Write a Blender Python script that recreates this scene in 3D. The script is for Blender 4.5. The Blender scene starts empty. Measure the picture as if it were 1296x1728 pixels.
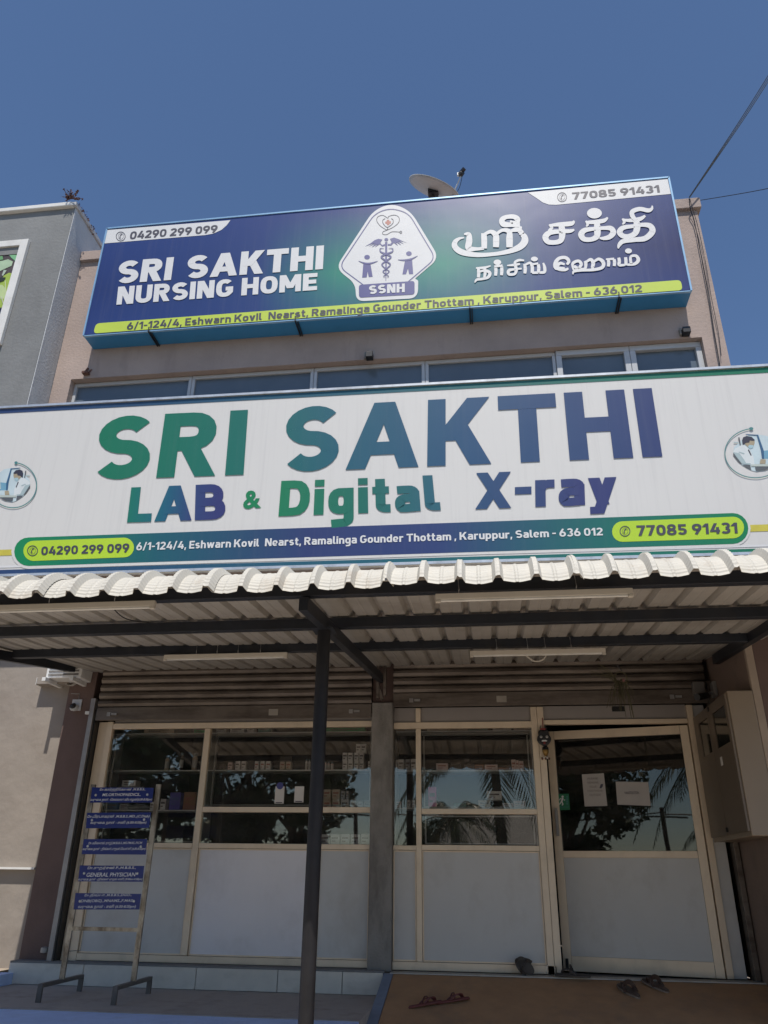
import bpy, bmesh, math, random
from mathutils import Vector, Matrix
random.seed(7)
SC = bpy.context.scene
COL = SC.collection
rad = math.radians

# ---------------------------------------------------------------- camera
F, CX, CY = 1308.49, 648.0, 864.0
RR = ((0.99191905, -0.04288886, -0.1194033), (0.1262625, 0.42587239, 0.89592996), (0.01242515, -0.90376615, 0.42784619))
CAM = Vector((0.0, -8.0047, 0.7133))
cd = bpy.data.cameras.new('camera'); cam = bpy.data.objects.new('camera', cd); COL.objects.link(cam)
cd.sensor_fit = 'VERTICAL'; cd.sensor_height = 36.0; cd.lens = F / 1728 * 36.0
cd.clip_start = 0.05; cd.clip_end = 3000
m = Matrix(((RR[0][0], -RR[0][1], -RR[0][2], CAM.x), (RR[1][0], -RR[1][1], -RR[1][2], CAM.y),
            (RR[2][0], -RR[2][1], -RR[2][2], CAM.z), (0, 0, 0, 1)))
cam.matrix_world = m
SC.camera = cam

# ---------------------------------------------------------------- sky, sun, exposure
SUN_EL, SUN_AZ = 62.5, 5.0          # azimuth: degrees to the right of the facade normal
w = bpy.data.worlds.new('World'); SC.world = w; w.use_nodes = True
nt = w.node_tree; bg = nt.nodes['Background']
sky = nt.nodes.new('ShaderNodeTexSky'); sky.sky_type = 'NISHITA'; sky.sun_disc = False
sky.sun_elevation = rad(SUN_EL); sky.sun_rotation = rad(180 - SUN_AZ)
sky.air_density = 1.0; sky.dust_density = 0.2; sky.ozone_density = 6.0
nt.links.new(sky.outputs[0], bg.inputs[0]); bg.inputs[1].default_value = 0.115
sl = bpy.data.lights.new('sun', 'SUN'); sl.energy = 4.0; sl.angle = rad(0.53); sl.color = (1.0, 0.945, 0.865)
so = bpy.data.objects.new('sun', sl); COL.objects.link(so)
sd = Vector((math.sin(rad(SUN_AZ)) * math.cos(rad(SUN_EL)), -math.cos(rad(SUN_AZ)) * math.cos(rad(SUN_EL)), math.sin(rad(SUN_EL))))
so.rotation_euler = sd.to_track_quat('Z', 'Y').to_euler(); so.location = (6, -20, 30)
SC.view_settings.view_transform = 'Standard'; SC.view_settings.look = 'None'
SC.view_settings.exposure = 0.08; SC.view_settings.gamma = 1.0; SC.view_settings.use_curve_mapping = False

# ---------------------------------------------------------------- a picture point on a real plane
def ray(x, y):
    v = (x - CX, y - CY, F)
    return Vector([sum(RR[i][j] * v[j] for j in range(3)) for i in range(3)])
def oY(x, y, Y=0.0):
    r = ray(x, y); return CAM + r * ((Y - CAM.y) / r.y)
def oX(x, y, X):
    r = ray(x, y); return CAM + r * ((X - CAM.x) / r.x)
def oZ(x, y, Z):
    r = ray(x, y); return CAM + r * ((Z - CAM.z) / r.z)

# ---------------------------------------------------------------- materials
MATS = {}
def N(nt, t, **k):
    n = nt.nodes.new(t)
    for a, b in k.items(): setattr(n, a, b)
    return n
def mat(name, col, rough=0.6, metal=0.0, var=0.12, scale=6.0, bump=0.0, bscale=60.0, spec=0.5, dirt=0.0, dcol=(0.08, 0.065, 0.05),
        dscale=(2, 2, 2), dlo=0.5, dhi=0.75, coat=0.0, col2=None):
    if name in MATS: return MATS[name]
    M = bpy.data.materials.new(name); M.use_nodes = True; nt = M.node_tree; L = nt.links.new
    b = nt.nodes['Principled BSDF']
    tc = N(nt, 'ShaderNodeTexCoord')
    n1 = N(nt, 'ShaderNodeTexNoise'); n1.inputs['Scale'].default_value = scale; n1.inputs['Detail'].default_value = 6
    n1.inputs['Roughness'].default_value = 0.62
    L(tc.outputs['Object'], n1.inputs['Vector'])
    cr = N(nt, 'ShaderNodeValToRGB')
    c2 = col2 if col2 else tuple(min(1, c * (1 + var)) for c in col)
    cr.color_ramp.elements[0].position = 0.3; cr.color_ramp.elements[1].position = 0.7
    cr.color_ramp.elements[0].color = (*[c * (1 - var) for c in col], 1); cr.color_ramp.elements[1].color = (*c2, 1)
    L(n1.outputs['Fac'], cr.inputs[0]); src = cr.outputs[0]
    if dirt > 0:
        mp = N(nt, 'ShaderNodeMapping'); mp.inputs['Scale'].default_value = dscale
        L(tc.outputs['Object'], mp.inputs['Vector'])
        n2 = N(nt, 'ShaderNodeTexNoise'); n2.inputs['Scale'].default_value = 1.0; n2.inputs['Detail'].default_value = 8
        n2.inputs['Roughness'].default_value = 0.65; L(mp.outputs[0], n2.inputs['Vector'])
        mr = N(nt, 'ShaderNodeMapRange'); mr.inputs[1].default_value = dlo; mr.inputs[2].default_value = dhi
        mr.inputs[4].default_value = dirt; L(n2.outputs['Fac'], mr.inputs[0])
        mx = N(nt, 'ShaderNodeMix', data_type='RGBA'); L(mr.outputs[0], mx.inputs[0]); L(src, mx.inputs[6])
        mx.inputs[7].default_value = (*dcol, 1); src = mx.outputs[2]
    L(src, b.inputs['Base Color'])
    b.inputs['Roughness'].default_value = rough; b.inputs['Metallic'].default_value = metal
    b.inputs['Specular IOR Level'].default_value = spec
    if coat: b.inputs['Coat Weight'].default_value = coat; b.inputs['Coat Roughness'].default_value = 0.15
    if bump > 0:
        n3 = N(nt, 'ShaderNodeTexNoise'); n3.inputs['Scale'].default_value = bscale; n3.inputs['Detail'].default_value = 5
        L(tc.outputs['Object'], n3.inputs['Vector'])
        bp = N(nt, 'ShaderNodeBump'); bp.inputs['Strength'].default_value = bump; bp.inputs['Distance'].default_value = 0.02
        L(n3.outputs['Fac'], bp.inputs['Height']); L(bp.outputs[0], b.inputs['Normal'])
    MATS[name] = M; return M

def gradient_print(name, stops, x0, x1, z0=None, z1=None, rough=0.35, streak=0.10, zlow=None, spec=0.5, scol=(0.30, 0.29, 0.28)):
    """flat print whose ink runs through several colours along X; faint rain streaks lie over it"""
    M = bpy.data.materials.new(name); M.use_nodes = True; nt = M.node_tree; L = nt.links.new
    b = nt.nodes['Principled BSDF']; tc = N(nt, 'ShaderNodeTexCoord'); sx = N(nt, 'ShaderNodeSeparateXYZ')
    L(tc.outputs['Object'], sx.inputs[0])
    mr = N(nt, 'ShaderNodeMapRange'); mr.inputs[1].default_value = x0; mr.inputs[2].default_value = x1
    L(sx.outputs['X'], mr.inputs[0])
    cr = N(nt, 'ShaderNodeValToRGB'); e = cr.color_ramp.elements
    while len(e) < len(stops): e.new(0.5)
    for i, (p, c) in enumerate(stops): e[i].position = p; e[i].color = (*c, 1)
    L(mr.outputs[0], cr.inputs[0]); src = cr.outputs[0]
    if zlow:                                     # the same ink run is deeper away from the middle height
        mz = N(nt, 'ShaderNodeMapRange'); mz.inputs[1].default_value = z0; mz.inputs[2].default_value = z1
        L(sx.outputs['Z'], mz.inputs[0])
        ms = N(nt, 'ShaderNodeValToRGB'); q = ms.color_ramp.elements
        q.new(0.5); q[0].position = 0.0; q[0].color = (0.7, 0.7, 0.7, 1); q[1].position = 0.40; q[1].color = (0, 0, 0, 1)
        q[2].position = 1.0; q[2].color = (1, 1, 1, 1)
        L(mz.outputs[0], ms.inputs[0])
        mx = N(nt, 'ShaderNodeMix', data_type='RGBA'); L(ms.outputs[0], mx.inputs[0]); L(src, mx.inputs[6])
        mx.inputs[7].default_value = (*zlow, 1); src = mx.outputs[2]
    mp = N(nt, 'ShaderNodeMapping'); mp.inputs['Scale'].default_value = (9, 1, 0.25)
    L(tc.outputs['Object'], mp.inputs['Vector'])
    n2 = N(nt, 'ShaderNodeTexNoise'); n2.inputs['Scale'].default_value = 2.0; n2.inputs['Detail'].default_value = 9
    n2.inputs['Roughness'].default_value = 0.7; L(mp.outputs[0], n2.inputs['Vector'])
    m2 = N(nt, 'ShaderNodeMapRange'); m2.inputs[1].default_value = 0.5; m2.inputs[2].default_value = 0.8
    m2.inputs[4].default_value = streak; L(n2.outputs['Fac'], m2.inputs[0])
    m3 = N(nt, 'ShaderNodeMix', data_type='RGBA'); L(m2.outputs[0], m3.inputs[0]); L(src, m3.inputs[6])
    m3.inputs[7].default_value = (*scol, 1)
    L(m3.outputs[2], b.inputs['Base Color']); b.inputs['Roughness'].default_value = rough
    b.inputs['Specular IOR Level'].default_value = spec
    n3 = N(nt, 'ShaderNodeTexNoise'); n3.inputs['Scale'].default_value = 1.3; n3.inputs['Detail'].default_value = 2
    L(tc.outputs['Object'], n3.inputs['Vector'])
    bp = N(nt, 'ShaderNodeBump'); bp.inputs['Strength'].default_value = 0.12; bp.inputs['Distance'].default_value = 0.03
    L(n3.outputs['Fac'], bp.inputs['Height']); L(bp.outputs[0], b.inputs['Normal'])
    MATS[name] = M; return M

def glass(name, tint=(0.96, 0.97, 0.97), refl=1.6):
    M = bpy.data.materials.new(name); M.use_nodes = True; nt = M.node_tree; L = nt.links.new
    for n in list(nt.nodes):
        if n.type == 'BSDF_PRINCIPLED': nt.nodes.remove(n)
    out = [n for n in nt.nodes if n.type == 'OUTPUT_MATERIAL'][0]
    t = N(nt, 'ShaderNodeBsdfTransparent'); t.inputs[0].default_value = (*tint, 1)
    g = N(nt, 'ShaderNodeBsdfGlossy'); g.inputs['Roughness'].default_value = 0.012; g.inputs[0].default_value = (1, 0.90, 0.78, 1)
    fr = N(nt, 'ShaderNodeFresnel'); fr.inputs[0].default_value = refl
    # sheen of a double interface: a little more mirror than one surface
    ma = N(nt, 'ShaderNodeMath', operation='MULTIPLY'); ma.inputs[1].default_value = 1.4; ma.use_clamp = True
    L(fr.outputs[0], ma.inputs[0])
    tc = N(nt, 'ShaderNodeTexCoord'); n3 = N(nt, 'ShaderNodeTexNoise'); n3.inputs['Scale'].default_value = 1.6
    L(tc.outputs['Object'], n3.inputs['Vector'])
    bp = N(nt, 'ShaderNodeBump'); bp.inputs['Strength'].default_value = 0.025; bp.inputs['Distance'].default_value = 0.01
    L(n3.outputs['Fac'], bp.inputs['Height']); L(bp.outputs[0], g.inputs['Normal'])
    mx = N(nt, 'ShaderNodeMixShader'); L(ma.outputs[0], mx.inputs[0]); L(t.outputs[0], mx.inputs[1]); L(g.outputs[0], mx.inputs[2])
    # dust and wiping smears on the pane
    df = N(nt, 'ShaderNodeBsdfDiffuse'); df.inputs[0].default_value = (0.55, 0.53, 0.50, 1)
    mp = N(nt, 'ShaderNodeMapping'); mp.inputs['Scale'].default_value = (1.2, 1, 3.0); mp.inputs['Rotation'].default_value = (0, 0.5, 0); L(tc.outputs['Object'], mp.inputs['Vector'])
    nd = N(nt, 'ShaderNodeTexNoise'); nd.inputs['Scale'].default_value = 2.2; nd.inputs['Detail'].default_value = 9; nd.inputs['Roughness'].default_value = 0.7; L(mp.outputs[0], nd.inputs['Vector'])
    md = N(nt, 'ShaderNodeMapRange'); md.inputs[1].default_value = 0.35; md.inputs[2].default_value = 0.8; md.inputs[3].default_value = 0.008; md.inputs[4].default_value = 0.055; L(nd.outputs['Fac'], md.inputs[0])
    m2 = N(nt, 'ShaderNodeMixShader'); L(md.outputs[0], m2.inputs[0]); L(mx.outputs[0], m2.inputs[1]); L(df.outputs[0], m2.inputs[2])
    L(m2.outputs[0], out.inputs[0]); MATS[name] = M; return M

m_pink = mat('painted_plaster_rose', (0.40, 0.315, 0.275), 0.85, var=0.14, scale=1.1, bump=0.3, bscale=30, dirt=0.55, dcol=(0.20, 0.155, 0.135), dscale=(3.2, 2, 0.7), dlo=0.54, dhi=0.78)
m_brownwall = mat('painted_plaster_brown', (0.135, 0.088, 0.075), 0.8, var=0.1, scale=2, bump=0.15, bscale=50, dirt=0.3, dcol=(0.05, 0.035, 0.03), dscale=(3, 3, 1.5))
m_sidewall = mat('painted_plaster_dull_brown', (0.21, 0.15, 0.12), 0.8, var=0.1, scale=2, bump=0.2, bscale=40, dirt=0.5, dcol=(0.05, 0.04, 0.03), dscale=(2, 2, 2))
m_bead = mat('painted_corner_tan', (0.34, 0.27, 0.21), 0.7, var=0.1)
m_cream = mat('rough_plaster_cream', (0.30, 0.262, 0.225), 0.9, var=0.12, scale=1.3, bump=0.55, bscale=7, dirt=0.35, dcol=(0.20, 0.16, 0.13), dscale=(2, 2, 3))
m_grey = mat('grey_wall_paint', (0.215, 0.22, 0.22), 0.85, var=0.14, scale=0.8, bump=0.3, bscale=20, dirt=0.5, dcol=(0.11, 0.11, 0.11), dscale=(1.6, 1.2, 0.6))
m_greyside = mat('pale_grey_wall_paint', (0.50, 0.51, 0.52), 0.85, var=0.10, scale=1.2, bump=0.3, bscale=30, dirt=0.6, dcol=(0.27, 0.28, 0.29), dscale=(3, 3, 0.5))
m_white = mat('white_paint', (0.72, 0.71, 0.68), 0.6, var=0.06, dirt=0.3, dcol=(0.35, 0.32, 0.28), dscale=(4, 4, 4))
m_alum = mat('white_window_aluminium', (0.52, 0.53, 0.54), 0.35, var=0.05, dirt=0.2, dcol=(0.3, 0.28, 0.25), dscale=(6, 6, 6))
m_frost = mat('frosted_grey_glass', (0.12, 0.15, 0.18), 0.18, var=0.15, scale=0.8, spec=0.6)
m_champ = mat('champagne_aluminium', (0.74, 0.61, 0.455), 0.38, 0.1, var=0.05, scale=3, dirt=0.25, dcol=(0.22, 0.17, 0.11), dscale=(5, 5, 3))
m_panel = mat('pale_grey_board', (0.54, 0.535, 0.52), 0.42, var=0.07, scale=0.8, dirt=0.6, dcol=(0.30, 0.27, 0.23), dscale=(2.0, 2, 1.6), dlo=0.50, dhi=0.82, bump=0.08, bscale=1.5)
m_panel2 = mat('lilac_white_board', (0.74, 0.72, 0.74), 0.42, var=0.06, scale=0.8, dirt=0.5, dcol=(0.42, 0.39, 0.37), dscale=(2.0, 2, 1.6), dlo=0.50, dhi=0.82, bump=0.08, bscale=1.5)
m_toppanel = mat('taupe_board', (0.30, 0.27, 0.25), 0.5, var=0.04)
m_conc = mat('worn_concrete_paint', (0.24, 0.225, 0.205), 0.85, var=0.15, scale=5, bump=0.3, bscale=50, dirt=0.7, dcol=(0.07, 0.06, 0.055), dscale=(5, 5, 1.6), dlo=0.5, dhi=0.7)
m_steel = mat('sooty_shutter_steel', (0.17, 0.142, 0.12), 0.5, 0.45, var=0.2, scale=4, dirt=0.75, dcol=(0.06, 0.045, 0.035), dscale=(1.6, 2, 9), dlo=0.45, dhi=0.65)
m_guide = mat('galvanised_guide', (0.34, 0.33, 0.32), 0.5, 0.5, var=0.15, dirt=0.6, dcol=(0.17, 0.10, 0.06), dscale=(6, 6, 2))
m_beam = mat('dark_navy_steel_paint', (0.011, 0.014, 0.021), 0.5, var=0.25, scale=8, dirt=0.3, dcol=(0.05, 0.04, 0.03), dscale=(6, 6, 6))
m_post = mat('worn_dark_post_paint', (0.014, 0.0135, 0.016), 0.55, spec=0.3, var=0.25, scale=8, dirt=0.45, dcol=(0.04, 0.034, 0.03), dscale=(12, 12, 2.5), dlo=0.5, dhi=0.75)
m_under = mat('grey_back_coat', (0.36, 0.335, 0.30), 0.6, var=0.12, scale=2, dirt=0.5, dcol=(0.20, 0.17, 0.14), dscale=(2, 3, 3))
m_sheet = mat('offwhite_coated_sheet', (0.56, 0.53, 0.46), 0.55, var=0.06, scale=3, dirt=0.6, dcol=(0.33, 0.22, 0.12), dscale=(5, 3, 3), dlo=0.56, dhi=0.8)
m_tube = mat('cream_batten_plastic', (0.55, 0.50, 0.42), 0.4, var=0.04)
m_signblue = mat('blue_sign_side_sheet', (0.035, 0.20, 0.42), 0.4, var=0.12, scale=3, dirt=0.3, dcol=(0.03, 0.09, 0.16), dscale=(3, 3, 3))
m_signedge = mat('pale_blue_edge_trim', (0.26, 0.44, 0.62), 0.35, 0.3, var=0.1)
m_silver = mat('silver_edge_trim', (0.62, 0.63, 0.63), 0.35, 0.6, var=0.15, dirt=0.4, dcol=(0.2, 0.18, 0.15), dscale=(8, 8, 8))
m_black = mat('black_plastic', (0.015, 0.015, 0.016), 0.4, var=0.2)
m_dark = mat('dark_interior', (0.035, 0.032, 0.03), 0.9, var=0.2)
m_tile = mat('pale_riser_tile', (0.66, 0.61, 0.53), 0.35, var=0.06, dirt=0.4, dcol=(0.27, 0.23, 0.18), dscale=(3, 3, 6))
m_ledge = mat('grey_cement', (0.21, 0.20, 0.19), 0.9, var=0.12, scale=8, bump=0.3)
m_floor = mat('grey_cement_floor', (0.40, 0.355, 0.32), 0.9, var=0.10, scale=3, bump=0.25, bscale=50, dirt=0.7, dcol=(0.19, 0.165, 0.14), dscale=(3, 3, 3), dlo=0.5, dhi=0.7)
m_carpet = mat('brown_coir_carpet', (0.50, 0.28, 0.14), 0.95, var=0.12, scale=4, bump=0.7, bscale=220, dirt=0.6, dcol=(0.30, 0.20, 0.13), dscale=(2.5, 2.5, 2.5), dlo=0.5, dhi=0.7)
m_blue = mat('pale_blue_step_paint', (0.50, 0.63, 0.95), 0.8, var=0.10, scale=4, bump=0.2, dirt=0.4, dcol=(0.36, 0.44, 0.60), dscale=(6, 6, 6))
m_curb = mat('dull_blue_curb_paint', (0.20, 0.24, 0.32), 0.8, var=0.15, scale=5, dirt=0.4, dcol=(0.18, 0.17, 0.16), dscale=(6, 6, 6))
m_cab = mat('cream_cabinet_paint', (0.25, 0.195, 0.14), 0.4, var=0.05, scale=2, dirt=0.15, dcol=(0.18, 0.13, 0.09), dscale=(3, 3, 3))
m_rust = mat('stand_chromed_rusty', (0.40, 0.36, 0.30), 0.35, 0.7, var=0.3, scale=9, dirt=0.8, dcol=(0.10, 0.07, 0.045), dscale=(14, 14, 7), dlo=0.42, dhi=0.62)
m_plate = mat('deep_blue_nameplate', (0.015, 0.028, 0.16), 0.25, var=0.06)
m_letter = mat('white_lettering', (0.66, 0.66, 0.66), 0.5, var=0.02)
m_ink = mat('dark_grey_ink', (0.05, 0.05, 0.075), 0.5, var=0.02)
m_lime = mat('lime_print', (0.50, 0.62, 0.07), 0.4, var=0.05, scale=1.5)
m_limeb = mat('bright_lime_print', (0.43, 0.62, 0.03), 0.4, var=0.05, scale=1.5)
m_indigo = mat('indigo_print', (0.065, 0.068, 0.23), 0.4, var=0.04)
m_paper = mat('paper', (0.62, 0.58, 0.54), 0.8, var=0.04)
m_paper2 = mat('dull_paper', (0.42, 0.39, 0.365), 0.8, var=.06)
m_signwhite = gradient_print('white_flex_sheet', [(0, (0.635, 0.62, 0.59)), (1, (0.635, 0.62, 0.595))], -6, 4, streak=0.30, rough=0.42, scol=(0.40, 0.385, 0.38))
m_usign = gradient_print('navy_green_flex_print', [(0, (0.018, 0.035, 0.14)), (0.30, (0.02, 0.05, 0.17)), (0.44, (0.028, 0.24, 0.17)),
    (0.62, (0.035, 0.25, 0.19)), (0.78, (0.022, 0.05, 0.17)), (1, (0.022, 0.028, 0.11))], -5.05, 2.65, 7.18, 9.0, rough=0.30, streak=0.10, zlow=(0.025, 0.05, 0.19))
m_greenblue = gradient_print('green_to_navy_ink', [(0, (0.012, 0.165, 0.085)), (0.28, (0.012, 0.14, 0.11)), (0.45, (0.018, 0.105, 0.15)), (0.68, (0.02, 0.075, 0.165)), (1, (0.034, 0.05, 0.15))], -4.4, 2.0, streak=0.06)
m_labink = gradient_print('green_to_indigo_ink', [(0, (0.01, 0.19, 0.085)), (0.5, (0.015, 0.11, 0.17)), (0.75, (0.03, 0.055, 0.16)), (1, (0.036, 0.04, 0.15))], -4.15, -2.9, streak=0.05)
m_digink = gradient_print('green_to_teal_ink', [(0, (0.012, 0.20, 0.075)), (0.6, (0.012, 0.14, 0.10)), (1, (0.02, 0.11, 0.15))], -2.4, -0.5, streak=0.05)
m_xink = gradient_print('blue_to_indigo_ink', [(0, (0.02, 0.08, 0.16)), (1, (0.034, 0.042, 0.15))], -0.4, 1.1, streak=0.05)
m_barink = gradient_print('green_navy_green_ink', [(0, (0.008, 0.22, 0.075)), (0.2, (0.015, 0.10, 0.13)), (0.42, (0.028, 0.042, 0.14)), (0.6, (0.025, 0.045, 0.15)), (0.82, (0.01, 0.13, 0.11)), (1, (0.008, 0.20, 0.07))], -5.1, 2.7, streak=0.06)
m_stripeink = gradient_print('navy_to_green_ink', [(0, (0.025, 0.05, 0.14)), (0.5, (0.015, 0.10, 0.14)), (1, (0.01, 0.16, 0.08))], -5.5, 2.9, streak=0.1)
m_tealink = mat('teal_print_line', (0.06, 0.20, 0.20), 0.5, var=0.03)
m_glass = glass('window_glass')
m_doorglass = glass('door_glass', (0.35, 0.37, 0.38))

# ---------------------------------------------------------------- building blocks
class MB:
    def __init__(s): s.v = []; s.f = []
    def quad(s, a, b, c, d):
        n = len(s.v); s.v += [tuple(a), tuple(b), tuple(c), tuple(d)]; s.f.append((n, n + 1, n + 2, n + 3)); return s
    def poly(s, pts):
        n = len(s.v); s.v += [tuple(p) for p in pts]; s.f.append(tuple(range(n, n + len(pts)))); return s
    def box(s, x0, x1, y0, y1, z0, z1):
        n = len(s.v)
        s.v += [(x, y, z) for x in (x0, x1) for y in (y0, y1) for z in (z0, z1)]
        s.f += [tuple(n + i for i in q) for q in ((0, 1, 3, 2), (4, 6, 7, 5), (0, 4, 5, 1), (2, 3, 7, 6), (0, 2, 6, 4), (1, 5, 7, 3))]
        return s
    def bar(s, p, q, wx, wz):
        """square bar from p to q"""
        p = Vector(p); q = Vector(q); d = (q - p).normalized()
        u = d.cross(Vector((0, 0, 1)))
        if u.length < 1e-3: u = Vector((1, 0, 0))
        u.normalize(); v = u.cross(d).normalized(); n = len(s.v)
        for c in (p, q):
            for a, b in ((-1, -1), (1, -1), (1, 1), (-1, 1)): s.v.append(tuple(c + u * a * wx / 2 + v * b * wz / 2))
        s.f += [(n, n + 1, n + 5, n + 4), (n + 1, n + 2, n + 6, n + 5), (n + 2, n + 3, n + 7, n + 6), (n + 3, n, n + 4, n + 7), (n + 3, n + 2, n + 1, n), (n + 4, n + 5, n + 6, n + 7)]
        return s
    def tube(s, pts, r, seg=8, r1=None):
        pts = [Vector(p) for p in pts]; rings = []; k = len(pts)
        for i, p in enumerate(pts):
            d = (pts[min(i + 1, k - 1)] - pts[max(i - 1, 0)]).normalized()
            u = d.cross(Vector((0, 0, 1)))
            if u.length < 1e-3: u = Vector((1, 0, 0))
            u.normalize(); v = d.cross(u); rr = r if r1 is None else r + (r1 - r) * i / (k - 1)
            n = len(s.v); rings.append(n)
            for j in range(seg):
                a = 2 * math.pi * j / seg; s.v.append(tuple(p + u * math.cos(a) * rr + v * math.sin(a) * rr))
        for a, b in zip(rings, rings[1:]):
            for j in range(seg): s.f.append((a + j, a + (j + 1) % seg, b + (j + 1) % seg, b + j))
        s.f.append(tuple(rings[0] + j for j in reversed(range(seg)))); s.f.append(tuple(rings[-1] + j for j in range(seg)))
        return s
    def lathe(s, c, prof, seg=20, M=None):
        c = Vector(c); rings = []
        for (r, z) in prof:
            n = len(s.v); rings.append(n)
            for j in range(seg):
                a = 2 * math.pi * j / seg; p = Vector((r * math.cos(a), r * math.sin(a), z))
                if M: p = M @ p
                s.v.append(tuple(c + p))
        for a, b in zip(rings, rings[1:]):
            for j in range(seg): s.f.append((a + j, a + (j + 1) % seg, b + (j + 1) % seg, b + j))
        return s
    def extrude(s, pts, d):
        """closed outline pts pushed along vector d"""
        n = len(s.v); k = len(pts); d = Vector(d)
        s.v += [tuple(p) for p in pts] + [tuple(Vector(p) + d) for p in pts]
        s.f.append(tuple(range(n, n + k))); s.f.append(tuple(reversed(range(n + k, n + 2 * k))))
        for i in range(k): s.f.append((n + i, n + k + i, n + k + (i + 1) % k, n + (i + 1) % k))
        return s
    def build(s, name, mt, parent=None, bevel=0, smooth=False, tri=False):
        me = bpy.data.meshes.new(name); me.from_pydata(s.v, [], s.f); me.update()
        if tri or bevel or True:
            bm = bmesh.new(); bm.from_mesh(me)
            if tri: bmesh.ops.triangulate(bm, faces=bm.faces[:])
            else: bmesh.ops.recalc_face_normals(bm, faces=bm.faces[:])
            bm.to_mesh(me); bm.free()
        me.materials.append(mt)
        if smooth:
            for p in me.polygons: p.use_smooth = True
        o = bpy.data.objects.new(name, me); COL.objects.link(o)
        if bevel:
            md = o.modifiers.new('bevel', 'BEVEL'); md.width = bevel; md.segments = 2; md.limit_method = 'ANGLE'
        if parent: child(o, parent)
        return o
def child(o, parent):
    o.parent = parent
    M = Matrix.Identity(4); p = parent
    M = world_of(parent)
    o.matrix_parent_inverse = M.inverted()
def world_of(o):
    M = Matrix.LocRotScale(o.location, o.rotation_euler, o.scale)
    return (world_of(o.parent) @ o.matrix_parent_inverse @ M) if o.parent else M
def tag(o, label=None, cat=None, group=None, kind=None):
    if label: o['label'] = label
    if cat: o['category'] = cat
    if group: o['group'] = group
    if kind: o['kind'] = kind
    return o
def thing(name, loc, label, cat, group=None):
    o = bpy.data.objects.new(name, None); o.empty_display_size = 0.1; COL.objects.link(o); o.location = loc
    return tag(o, label, cat, group)
def struct(name, mb, mt, **k):
    return tag(mb.build(name, mt, **k), kind='structure')
def copy_thing(o, offset, label, rz=0.0):
    c = o.copy(); COL.objects.link(c); c.location = Vector(o.location) + Vector(offset); c.rotation_euler.z += rz; c['label'] = label
    for ch in [x for x in bpy.data.objects if x.parent == o]:
        d = ch.copy(); COL.objects.link(d); d.parent = c
        for g in [x for x in bpy.data.objects if x.parent == ch]:
            e = g.copy(); COL.objects.link(e); e.parent = d
    return c

# ================================================================ SETTING
GZ = -0.8
struct('ground', MB().box(-300, 300, -300, 300, GZ - 0.5, GZ), mat('dry_earth', (0.22, 0.18, 0.135), 0.95, var=0.2, scale=0.8, bump=0.4, bscale=8))
struct('road', MB().box(-300, 300, -17, -10.5, GZ, GZ + 0.02), mat('asphalt', (0.055, 0.054, 0.052), 0.9, var=0.15, scale=6, bump=0.4, bscale=120))
struct('forecourt', MB().box(-9, 9, -10.4, -2.6, GZ + 0.0, GZ + 0.03), mat('forecourt_concrete', (0.58, 0.50, 0.40), 0.9, var=0.15, scale=1.5, bump=0.3, bscale=40))
struct('platform', MB().box(-4.42, -0.985, -1.55, -0.2, GZ, -0.2), m_floor)
struct('blue_step', MB().box(-4.55, -0.99, -2.15, -1.553, GZ, -0.205), m_blue)
struct('lower_step', MB().box(-4.55, -0.99, -2.6, -2.153, GZ, -0.5), m_blue)
struct('curb', MB().box(-4.55, -4.424, -1.55, -0.2, GZ, -0.11), m_blue)
struct('side_yard', MB().box(-9, -4.56, -3.0, 0.0, GZ, -0.1), mat('pale_yard_cement', (0.42, 0.35, 0.27), 0.9, var=0.12, scale=2, bump=0.3))
S = 0.235
mb = MB(); mb.extrude([(-0.9, -0.2, -0.035), (-0.9, -3.4, -0.035 - 3.2 * S), (-0.9, -3.4, GZ), (-0.9, -0.2, GZ)], (3.1, 0, 0))
struct('ramp', mb, m_carpet)
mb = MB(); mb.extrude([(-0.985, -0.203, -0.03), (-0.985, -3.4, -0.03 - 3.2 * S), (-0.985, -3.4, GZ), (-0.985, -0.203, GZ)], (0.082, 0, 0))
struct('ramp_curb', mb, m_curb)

# ================================================================ NURSING HOME BUILDING
B = thing('clinic_building', (-1.2, 0, GZ), 'two storey rose and brown painted clinic building between its two pilasters', 'building')
mb = MB()
mb.box(-5.56, 3.05, 0, 0.25, 6.70, 8.76)                       # band over the windows
mb.box(-5.56, -5.31, 0, 0.25, 2.98, 6.70); mb.box(2.79, 3.05, 0, 0.25, 2.98, 6.70)
mb.box(-5.31, 2.79, 0, 0.25, 2.98, 5.45)
mb.box(-5.56, -5.31, 0.25, 9, GZ, 8.76); mb.box(2.79, 3.05, 0.25, 9, 2.98, 8.76)
mb.box(-5.31, 2.79, 0.25, 9, 8.3, 8.5)
mb.build('wall', m_pink, B)
MB().box(-5.56, 3.10, -0.05, 0.28, 8.76, 8.93).build('coping', m_pink, B, bevel=0.008)
MB().box(-1.154, -0.931, -0.04, 0.0, 2.342, 3.0).build('pier_top', m_brownwall, B)
MB().box(-4.5, 2.2, 0.02, 0.27, 2.75, 2.98).build('lintel', m_brownwall, B)
mb = MB(); mb.box(-5.56, -4.49, 0.0, 0.25, GZ, 2.98); o = mb.build('side_wall', m_cream, B)
tag(o, 'cream rough plastered strip of wall')
MB().box(-5.56, -4.50, -0.07, -0.002, 0.755, 0.775).build('ledge', m_white, B)
MB().box(-4.49, -4.19, -0.06, 0.25, -0.035, 2.98).build('column', m_brownwall, B, bevel=0.006)
mb = MB(); mb.box(2.25, 4.6, -1.22, 0.25, GZ, 3.2); mb.box(2.2, 2.25, -1.20, 0.25, GZ, 3.2)
mb.build('right_wall', m_sidewall, B)
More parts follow.
